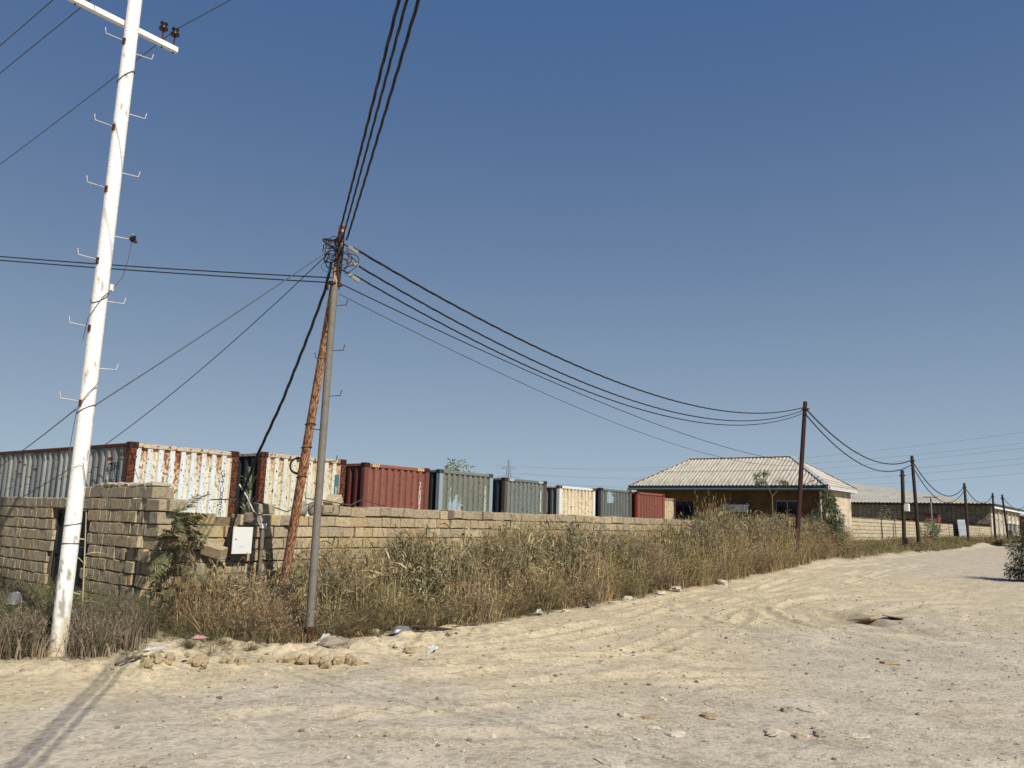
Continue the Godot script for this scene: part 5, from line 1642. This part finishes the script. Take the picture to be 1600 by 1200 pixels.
	for i in 18:
		st = begin()
		var d := Vector3(0.62, 0, 0.78) * rr.randf_range(-1.3, 0.5) + Vector3(0.78, 0, -0.62) * rr.randf_range(-0.4, 0.4)
		ribbon(st, Vector3(0.0, 0.45 + i * 0.042, 0.04), (d * 0.5 + Vector3.UP * rr.randf_range(0.5, 1.4)).normalized(), Vector3(d.x * 0.3, -0.55, d.z * 0.3), rr.randf_range(0.45, 0.7), 0.06, col(Color(0.15, 0.17, 0.10), 0.2, rr), 5, 0.6, rr.randf_range(-0.5, 0.5))
		put(done(st), "leaf", M.leaf, t)
	# reed in front of the green gate
	t = thing("withered_reed", "withered reed with pale bent leaves in front of the dark green gate", "reed", Vector3(-1.1, 0.05, 0.2))
	st = begin(true); st.set_color(Color(0.42, 0.36, 0.22))
	tube(st, [Vector3.ZERO, Vector3(-0.05, 0.9, -0.02), Vector3(-0.1, 1.72, -0.05)], [0.012, 0.011, 0.007], 6, false)
	put(done(st), "stalk", M.leaf, t)
	for i in 11:
		st = begin()
		var d := Vector3(0.62, 0, 0.78) * (-1.0 if i % 3 else 0.7)
		ribbon(st, Vector3(-0.05 - 0.003 * i, 0.45 + i * 0.11, -0.03), (d * rr.randf_range(0.6, 1.2) + Vector3.UP * rr.randf_range(-0.1, 0.9)).normalized(), Vector3(0, -0.5, 0), rr.randf_range(0.3, 0.5), 0.03, [Color(0.48, 0.40, 0.23), Color(0.25, 0.28, 0.12), Color(0.44, 0.33, 0.17)][i % 3], 4, 0.6, rr.randf_range(-0.7, 0.7))
		put(done(st), "leaf", M.leaf, t)
	# shrubs
	var dk := [Color(0.055, 0.075, 0.03), Color(0.075, 0.095, 0.04), Color(0.045, 0.065, 0.028), Color(0.10, 0.12, 0.05)]
	var gy := [Color(0.15, 0.165, 0.09), Color(0.11, 0.125, 0.065), Color(0.19, 0.195, 0.11)]
	shrub("leafy_shrub", "dark green leafy shrub against the house corner beside the downpipe", Vector3(31.3, 0.7, 0.7), Vector3(1.7, 3.0, 1.4), 4200, 0.085, dk, 0.04, 501)
	shrub("leafy_shrub", "bushy green shrub before the left window of the house", Vector3(28.6, 1.0, -3.2), Vector3(1.6, 2.4, 1.5), 1300, 0.08, dk, 0.04, 502)
	shrub("leafy_shrub", "grey green bush with drooping sprays under the house door canopy", Vector3(30.0, 0.9, -0.9), Vector3(2.2, 2.1, 1.6), 1500, 0.085, gy, 0.04, 503)
	shrub("leafy_shrub", "green weed bush rising behind the pale wall before the dark warehouse", Vector3(70.0, 1.0, -5.7), Vector3(3.0, 3.0, 2.6), 900, 0.14, gy, 0.04, 504)
	shrub("leafy_shrub", "thin grey weed bush against the pale wall right of the dark brown pole", Vector3(53.5, 0.9, 0.7), Vector3(3.8, 1.9, 1.0), 900, 0.11, gy, 0.03, 505)
	shrub("leafy_shrub", "dark bush jutting in from the right edge of the picture", Vector3(25.1, 0.05, 9.1), Vector3(2.5, 2.5, 2.2), 6000, 0.075, dk, 0.03, 506)
	shrub("leafy_tree", "small leafy tree whose top shows above the grey green container", Vector3(16.2, 0.6, -8.5), Vector3(2.0, 3.6, 1.8), 1500, 0.12, [Color(0.17, 0.21, 0.07), Color(0.12, 0.16, 0.055), Color(0.24, 0.27, 0.10)], 0.07, 507)
	# sapling with a bare trunk before the roof
	t = thing("thin_sapling", "thin forked sapling with two leaf clusters before the house roof", "sapling", Vector3(29.2, 0.9, -1.1))
	put(tubem([Vector3(0, 0, 0), Vector3(0.02, 1.6, 0), Vector3(0.0, 2.35, 0)], [0.04, 0.032, 0.026], 7), "trunk", M.bark, t)
	put(tubem([Vector3(0, 2.3, 0), Vector3(-0.05, 2.7, -0.15), Vector3(-0.1, 3.1, -0.35)], [0.024, 0.018, 0.01], 6), "limb", M.bark, t)
	put(tubem([Vector3(0, 2.3, 0), Vector3(0.12, 2.6, 0.25), Vector3(0.2, 2.95, 0.42)], [0.022, 0.016, 0.009], 6), "limb", M.bark, t)
	put(crown(511, Vector3(0.75, 0.75, 0.95), 330, 0.085, [Color(0.10, 0.12, 0.05), Color(0.15, 0.17, 0.07)]), "crown", M.leaf, t, Vector3(-0.12, 3.1, -0.42))
	put(crown(512, Vector3(0.4, 0.45, 0.5), 120, 0.08, [Color(0.10, 0.12, 0.05), Color(0.15, 0.17, 0.07)]), "crown", M.leaf, t, Vector3(0.2, 3.0, 0.42))

func shrub(called: String, label: String, at: Vector3, size: Vector3, n: int, leaf: float, cs: Array, r0: float, sd: int) -> void:
	var t := thing(called, label, "tree" if called.ends_with("tree") else "shrub", at)
	put(branches(sd, size.y * 0.8, size.x * 0.36, 9, r0), "trunk" if called.ends_with("tree") else "stem", M.bark, t)
	var lift := 0.62 if called.ends_with("tree") else 0.5
	put(crown(sd, Vector3(size.x, size.y * (0.75 if called.ends_with("tree") else 1.0), size.z), n, leaf, cs, 10), "crown" if called.ends_with("tree") else "foliage", M.leaf, t, Vector3(0, size.y * lift, 0))

# ------------------------------------------------------------------ things lying about
func on_ground(x: float, z: float, lift := 0.0) -> Vector3: return Vector3(x, gh(x, z) + lift, z)

func litter() -> void:
	var S := [
		[0.81, 3.40, Vector3(0.42, 0.17, 0.26), "grey_stone", "largest grey rock lying at the foot of the grey pole"],
		[2.26, 2.62, Vector3(0.14, 0.14, 0.13), "pale_stone", "round pale pitted stone at the edge of the dry grass right of the grey pole"],
		[1.55, 3.88, Vector3(0.15, 0.09, 0.12), "pale_stone", "pale stone on the sand, left of a close pair right of the big rock"],
		[1.42, 4.22, Vector3(0.15, 0.11, 0.12), "clod", "rounded tan stone, right of a close pair right of the big rock"],
		[13.7, 1.95, Vector3(0.5, 0.16, 0.35), "pale_stone", "flat pale slab at the lane edge where the dry grass thins"],
		[12.6, 2.1, Vector3(0.3, 0.12, 0.25), "pale_stone", "small pale slab left of the flat slab at the lane edge"],
		[16.6, 2.0, Vector3(0.42, 0.2, 0.3), "pale_stone", "pale lump of stone against the grass farther up the lane edge"],
		[5.97, 9.17, Vector3(0.3, 0.1, 0.2), "clod", "clod of earth alone in the middle of the open sand at the right"],
		[0.51, 8.07, Vector3(0.13, 0.08, 0.11), "pale_stone", "angular pale stone in the foreground, leftmost of the embedded ones"],
		[0.66, 8.27, Vector3(0.2, 0.05, 0.13), "clod", "flat stone just right of the leftmost angular foreground stone"],
		[1.12, 8.68, Vector3(0.2, 0.09, 0.15), "clod", "broken edge of stone in the middle of the foreground"],
		[1.93, 9.15, Vector3(0.14, 0.1, 0.12), "grey_stone", "angular stone beside a long flat one in the right foreground"],
		[2.12, 9.33, Vector3(0.3, 0.06, 0.2), "pale_stone", "long flat stone embedded in the right foreground"],
		[0.25, 8.75, Vector3(0.2, 0.06, 0.15), "pale_stone", "flat whitish stone low in the middle foreground"],
		[0.32, 8.5, Vector3(0.15, 0.04, 0.1), "pale_stone", "thin whitish stone just behind the flat whitish one"],
		[0.92, 9.37, Vector3(0.2, 0.06, 0.15), "pale_stone", "left of a row of three half buried foreground stones"],
		[1.07, 9.55, Vector3(0.14, 0.05, 0.12), "clod", "middle of a row of three half buried foreground stones"],
		[1.24, 9.7, Vector3(0.13, 0.09, 0.12), "grey_stone", "right of a row of three half buried foreground stones, rounded and grey"],
		[1.5, 9.95, Vector3(0.22, 0.05, 0.16), "pale_stone", "pale flat stone just right of the row of three foreground stones"],
		[-0.89, 8.78, Vector3(0.34, 0.05, 0.2), "pale_stone", "broad flat stone at the bottom edge of the picture"],
		[-1.92, 2.66, Vector3(0.16, 0.05, 0.12), "pale_stone", "white crumb of plaster on the sand before the white pole"],
		[-1.4, 2.25, Vector3(0.17, 0.08, 0.1), "clod", "tan stone by the crumbled earth right of the white pole"],
		[2.9, 3.6, Vector3(0.12, 0.07, 0.1), "clod", "small tan stone below the grey plastic bag"],
		[4.4, 3.4, Vector3(0.14, 0.08, 0.1), "clod", "tan stone right of the cardboard at the lane edge"],
		[7.3, 2.75, Vector3(0.2, 0.09, 0.14), "pale_stone", "pale stone at the grass edge left of the bottle"],
		[9.6, 2.5, Vector3(0.3, 0.07, 0.2), "pale_stone", "thin pale stone at the grass edge right of the bottle"],
		[10.6, 2.25, Vector3(0.35, 0.12, 0.24), "pale_stone", "pale block fragment at the grass edge right of the thin stone"]]
	for i in S.size():
		var e: Array = S[i]
		var o := put(stone(e[2] * 1.12, 600 + i, 0.3, 2 if i > 0 else 4), "stone", M[e[3]], null, on_ground(e[0], e[1], e[2].y * (0.2 if e[1] < 6.0 else -0.1)))
		o.rotation.y = i * 1.7
		tag(o, e[4], "stone", "stones lying on the sand")
	# crumbled clods at the near edge
	var C := [[0.15, 4.05], [0.32, 4.22], [-1.5, 3.05], [-1.25, 2.95], [-1.0, 3.15], [-0.6, 3.3], [-0.2, 3.5], [0.05, 3.75]]
	var words := ["rightmost", "second from the right", "leftmost", "second from the left", "third from the left", "fourth from the left", "fourth from the right", "third from the right"]
	for i in C.size():
		var root := thing("earth_clods", "heap of crumbled dry clods at the lane edge, %s of eight" % words[i], "clods", on_ground(C[i][0], C[i][1]), 0.0, "clods along the lane edge")
		for k in 5:
			var o := put(stone(Vector3.ONE * rng.randf_range(0.06, 0.15), 700 + i * 7 + k, 0.4, 1), "clod", M.clod, root, Vector3(rng.randf_range(-0.18, 0.18), rng.randf_range(0.0, 0.05), rng.randf_range(-0.14, 0.14)))
			o.rotation = Vector3(rng.randf() * 3.0, rng.randf() * 3.0, 0)
	# rubbish
	var st := begin()
	var o := put(crumple(Vector3(0.42, 0.13, 0.26), 21), "plastic_bag", M.plastic_grey, null, on_ground(2.6, 2.85, 0.03))
	tag(o, "crumpled grey plastic bag in the grass edge right of the grey pole", "plastic bag")
	o = put(crumple(Vector3(0.22, 0.14, 0.16), 22), "plastic_scrap", M.plastic_black, null, on_ground(2.4, 2.5, 0.05))
	tag(o, "black plastic scrap behind the grey plastic bag", "plastic scrap")
	o = put(bm(Vector3(0.7, 0.03, 0.1), Vector3.ZERO, 0.006), "dark_board", M.wood_dark, null, on_ground(3.2, 2.95, 0.05))
	o.rotation = Vector3(0.1, -0.75, -0.09)
	tag(o, "dark weathered board lying at the grass edge right of the grey bag", "board")
	o = put(bm(Vector3(0.5, 0.015, 0.04), Vector3.ZERO), "dark_board", M.wood_dark, null, on_ground(3.75, 3.15, 0.03))
	o.rotation = Vector3(0.0, -0.35, 0.03)
	tag(o, "thin dark strip of wood right of the weathered board", "board")
	o = put(crumple(Vector3(0.42, 0.05, 0.28), 23), "cardboard_sheet", M.cardboard, null, on_ground(3.55, 2.98, 0.03))
	tag(o, "tan flattened cardboard behind the dark board", "cardboard")
	o = put(crumple(Vector3(0.2, 0.07, 0.1), 24), "plastic_shard", M.plastic_white, null, on_ground(1.72, 4.35, 0.03))
	o.rotation.z = 0.4
	tag(o, "white plastic shard tilted on the sand right of the two tan stones", "plastic shard")
	st = begin(true)
	lathe(st, [[0.0, -0.14], [0.045, -0.14], [0.048, -0.1], [0.044, -0.02], [0.048, 0.06], [0.02, 0.12], [0.018, 0.15], [0.0, 0.15]], 12)
	o = put(done(st), "plastic_bottle", M.plastic_grey, null, on_ground(8.6, 2.45, 0.05))
	o.rotation = Vector3(0.2, 0.6, 1.5)
	tag(o, "grey plastic bottle lying at the grass edge halfway along the wall", "bottle")
	o = put(crumple(Vector3(0.22, 0.09, 0.12), 25), "paper_scrap", M.plastic_white, null, on_ground(6.57, 2.6, 0.03))
	tag(o, "small white paper scrap left of the plastic bottle", "paper scrap")
	o = put(crumple(Vector3(0.2, 0.1, 0.12), 26), "paper_scrap", M.plastic_white, null, on_ground(1.1, 2.85, 0.03))
	tag(o, "white and yellowish wrapper against the foot of the grey pole", "wrapper")
	o = put(crumple(Vector3(0.22, 0.04, 0.14), 27), "paper_scrap", M.pink, null, on_ground(-0.3, 1.9, 0.03))
	tag(o, "pinkish wrapper among the weeds on the bare corner", "wrapper")
	o = put(crumple(Vector3(0.26, 0.04, 0.12), 28), "paper_scrap", M.plastic_white, null, on_ground(-1.2, 2.42, 0.03))
	tag(o, "white scrap on the sand below the crumbling corner", "paper scrap")
	o = put(crumple(Vector3(0.24, 0.2, 0.2), 29), "plastic_bag", M.plastic_grey, null, on_ground(-1.6, -0.9, 0.38))
	tag(o, "pale plastic bag caught in the dark scrub at the far left", "plastic bag")
	o = put(tubem([Vector3(-0.3, 0, 0), Vector3(0, 0.03, 0.02), Vector3(0.3, 0.0, 0.0)], [0.014, 0.018, 0.008], 6), "stick", M.bark, null, on_ground(-1.65, 2.75, 0.03))
	o.rotation.y = 0.5
	tag(o, "dry stick on the sand right of the white pole foot", "stick")
	# broken slab over the pit
	var root := thing("broken_slab", "tilted broken slab over a dark pit in the sandy lane", "slab", on_ground(11.45, 7.4, 0.2))
	st = begin()
	chamfer(st, Vector3(0.6, 0.05, 0.45), 0.012, 0.06, Transform3D(Basis(Vector3(1, 0, 0.4).normalized(), 0.12), Vector3.ZERO))
	put(done(st), "slab_piece", M.clod, root)
	st = begin()
	chamfer(st, Vector3(0.7, 0.05, 0.4), 0.012, 0.04, Transform3D(Basis(Vector3(0.3, 0.2, 1).normalized(), -0.08), Vector3(0.55, 0.01, 0.5)))
	put(done(st), "slab_piece", M.grey_stone, root)
	# gravel
	var r := RandomNumberGenerator.new(); r.seed = 31
	var xf := []
	var cols := []
	var cs := [Color(0.40, 0.34, 0.24), Color(0.32, 0.27, 0.19), Color(0.22, 0.18, 0.13), Color(0.46, 0.40, 0.29), Color(0.15, 0.12, 0.09)]
	while xf.size() < 7000:
		var x := r.randf_range(-6.0, 16.0)
		var z := r.randf_range(1.6, 12.5)
		if road_mask(x, z) < 0.5: continue
		if nz.get_noise_2d(x * 5.0 + 31.0, z * 5.0) < r.randf_range(-0.5, 0.35): continue
		var s := 0.006 + 0.034 * pow(r.randf(), 6.0)
		xf.append(Transform3D(Basis.from_euler(Vector3(r.randf() * 6, r.randf() * 6, 0)).scaled(Vector3(s, s * 0.7, s)), Vector3(x, gh(x, z) + s * 0.15, z)))
		cols.append(cs[r.randi() % 5])
	# crumbs thrown up along the ruts
	while xf.size() < 19000:
		var x := r.randf_range(-6.0, 14.0)
		var z := r.randf_range(1.6, 12.0)
		if road_mask(x, z) < 0.4: continue
		if absf(pressed(x, z)) < 0.006 and nf.get_noise_2d(x * 5.0, z * 5.0) < r.randf_range(-0.1, 0.5): continue
		var s := 0.005 + 0.012 * pow(r.randf(), 3.0)
		xf.append(Transform3D(Basis.from_euler(Vector3(r.randf() * 6, r.randf() * 6, 0)).scaled(Vector3(s, s * 0.8, s)), Vector3(x, gh(x, z) + s * 0.2, z)))
		cols.append([Color(0.46, 0.385, 0.24), Color(0.38, 0.31, 0.19), Color(0.26, 0.21, 0.13), Color(0.5, 0.43, 0.29)][r.randi() % 4])
	var gr := many(stone(Vector3(1.6, 1.2, 1.3), 5, 0.35, 0), "gravel", M.pebble, xf, cols)
	tag(gr, "loose gravel and crumbs scattered over the sandy lane", "gravel", "", "stuff")

func crumple(size: Vector3, sd: int) -> ArrayMesh:
	var n := FastNoiseLite.new(); n.seed = sd; n.frequency = 0.35
	var st := begin()
	var g := []
	var k := 9
	for j in k:
		for i in k:
			var u := float(i) / (k - 1) - 0.5
			var v := float(j) / (k - 1) - 0.5
			var rim := 1.0 - ss(0.25, 0.5, Vector2(u, v).length())
			var q := Vector3(u + 0.1 * n.get_noise_2d(i * 2.0, j * 2.0), rim * 0.7 + 0.5 * absf(n.get_noise_2d(i * 3.0 + 40.0, j * 3.0)), v + 0.1 * n.get_noise_2d(i * 2.0 + 90.0, j * 2.0))
			g.append(q * size)
	for j in k - 1:
		for i in k - 1:
			quad(st, g[j * k + i], g[j * k + i + 1], g[(j + 1) * k + i + 1], g[(j + 1) * k + i])
	return done(st)

func far_things() -> void:
	var o := put(bm(Vector3(3.2, 1.75, 0.05), Vector3.ZERO, 0.005), "metal_sheet", M.sheet, null, Vector3(66.2, 1.98, 0.4))
	o.rotation = Vector3(-0.08, 0.0, 0.02)
	tag(o, "pale grey metal sheet leaning on the pale block wall", "metal sheet")
	# rusty red cabin behind the pale wall
	var t := thing("red_cabin", "rusty red metal cabin showing above the pale wall before the dark warehouse", "cabin", Vector3(80.9, 1.0, -4.55))
	put(bm(Vector3(1.2, 2.5, 1.3), Vector3(0, 1.25, 0), 0.03), "body", M.red_metal, t)
	put(bm(Vector3(1.3, 0.08, 1.4), Vector3(0, 2.54, 0)), "roof", M.dark_pole, t)
	t = thing("steel_frame", "rusty steel frame standing in the yard left of the red cabin", "frame", Vector3(81.5, 1.0, -6.2))
	for k in 4:
		put(bm(Vector3(0.14, 2.6, 0.14), Vector3(0, 1.3, -0.95 + k * 0.62)), "post", M.red_metal, t)
	put(bm(Vector3(0.16, 0.16, 2.2), Vector3(0, 2.62, -0.02)), "beam", M.dark_pole, t)
	# gate at the lane end
	t = thing("barred_gate", "dark barred gate across the warehouse yard at the end of the pale wall", "gate", Vector3(86.0, 0.95, 1.1))
	for k in 10: put(bm(Vector3(0.05, 1.9, 0.05), Vector3(0.3 + k * 1.0, 0.95, 0)), "bar", M.dark_frame, t)
	for y in [0.25, 1.8]: put(bm(Vector3(10.0, 0.07, 0.04), Vector3(5.0, y, 0.05)), "rail", M.dark_frame, t)
	put(bm(Vector3(2.6, 1.0, 0.05), Vector3(2.6, 0.75, -0.06)), "panel", M.dark_frame, t)
	# maroon container at the right edge
	t = thing("maroon_container", "dark red container standing at the right edge of the picture behind the bush", "shipping container", Vector3(70.6, 0.75, 3.9))
	for s in [0, 1]:
		var e := put(corrugated(6.0, 2.5, 20, 0.04), "side_panel", M.maroon, t, Vector3(0 + s * 6.0, 0.05, 0 - s * 0.0)); e.rotation.y = PI * s
		e.position.z = 2.4 if s == 0 else 0.0
	var e2 := put(corrugated(2.4, 2.5, 8, 0.04), "end_panel", M.maroon, t, Vector3(0, 0.05, 0)); e2.rotation.y = -PI / 2
	e2 = put(corrugated(2.4, 2.5, 8, 0.04), "end_panel", M.maroon, t, Vector3(6.0, 0.05, 2.4)); e2.rotation.y = PI / 2
	put(bm(Vector3(6.04, 0.06, 2.44), Vector3(3.0, 2.57, 1.2)), "roof", M.maroon, t)
	for x in [0.0, 6.0]:
		for z in [0.0, 2.4]: put(bm(Vector3(0.14, 2.6, 0.14), Vector3(x, 1.3, z)), "corner_post", M.maroon, t)

# ------------------------------------------------------------------
func _ready() -> void:
	rng.seed = 4242
	var cam := Camera3D.new()
	cam.name = "camera"
	cam.position = Vector3(-6.59, 1.85, 12.22)
	cam.rotation_degrees = Vector3(9.577, -51.5, 1.718)
	cam.fov = 51.28
	cam.near = 0.05
	cam.far = 6000.0
	add_child(cam)
	cam.current = true
	var env := Environment.new()
	env.background_mode = Environment.BG_SKY
	var sky := Sky.new()
	var sm := ProceduralSkyMaterial.new()
	sm.sky_top_color = Color(0.225, 0.345, 0.518)
	sm.sky_horizon_color = Color(0.62, 0.692, 0.745)
	sm.sky_curve = 0.17
	sm.ground_bottom_color = Color(0.50, 0.45, 0.36)
	sm.ground_horizon_color = Color(0.60, 0.62, 0.62)
	sm.sun_angle_max = 25.0
	sky.sky_material = sm
	env.sky = sky
	env.tonemap_mode = Environment.TONE_MAPPER_LINEAR
	env.tonemap_exposure = 1.22
	env.sdfgi_enabled = true
	env.ssao_enabled = true
	env.ssil_enabled = true
	var we := WorldEnvironment.new()
	we.name = "environment"
	we.environment = env
	add_child(we)
	var sun := DirectionalLight3D.new()
	sun.name = "sun"
	sun.light_energy = 1.5
	sun.light_color = Color(1.0, 0.965, 0.91)
	sun.light_angular_distance = 0.5
	sun.shadow_enabled = true
	add_child(sun)
	var to_sun := Vector3(-0.233 * cos(deg_to_rad(43.5)), sin(deg_to_rad(43.5)), 0.972 * cos(deg_to_rad(43.5)))
	sun.look_at_from_position(to_sun * 10.0, Vector3.ZERO)

	nz.seed = 3; nz.frequency = 0.11; nz.fractal_octaves = 4
	nf.seed = 9; nf.frequency = 0.16; nf.fractal_octaves = 4
	ns.seed = 15; ns.frequency = 0.14; ns.fractal_octaves = 3
	materials()
	M.shed_dark_wall = mat(Color(0.20, 0.18, 0.15), 0.98)
	press_tracks()
	ground()
	main_wall()
	left_wall()
	containers()
	house()
	far_wall()
	warehouse()
	white_pole()
	grey_pole()
	far_poles()
	pylon(Vector3(306.0, -1.0, -237.0), 32.0, "distant lattice pylon standing above the plain grey container")
	meter()
	loose_blocks()
	far_things()
	cables()
	far_lines()
	vegetation()
	litter()
	for o in find_children("*", "", true, false):
		for k in o.get_meta_list():
			if String(k).begins_with("n_"): o.remove_meta(k)
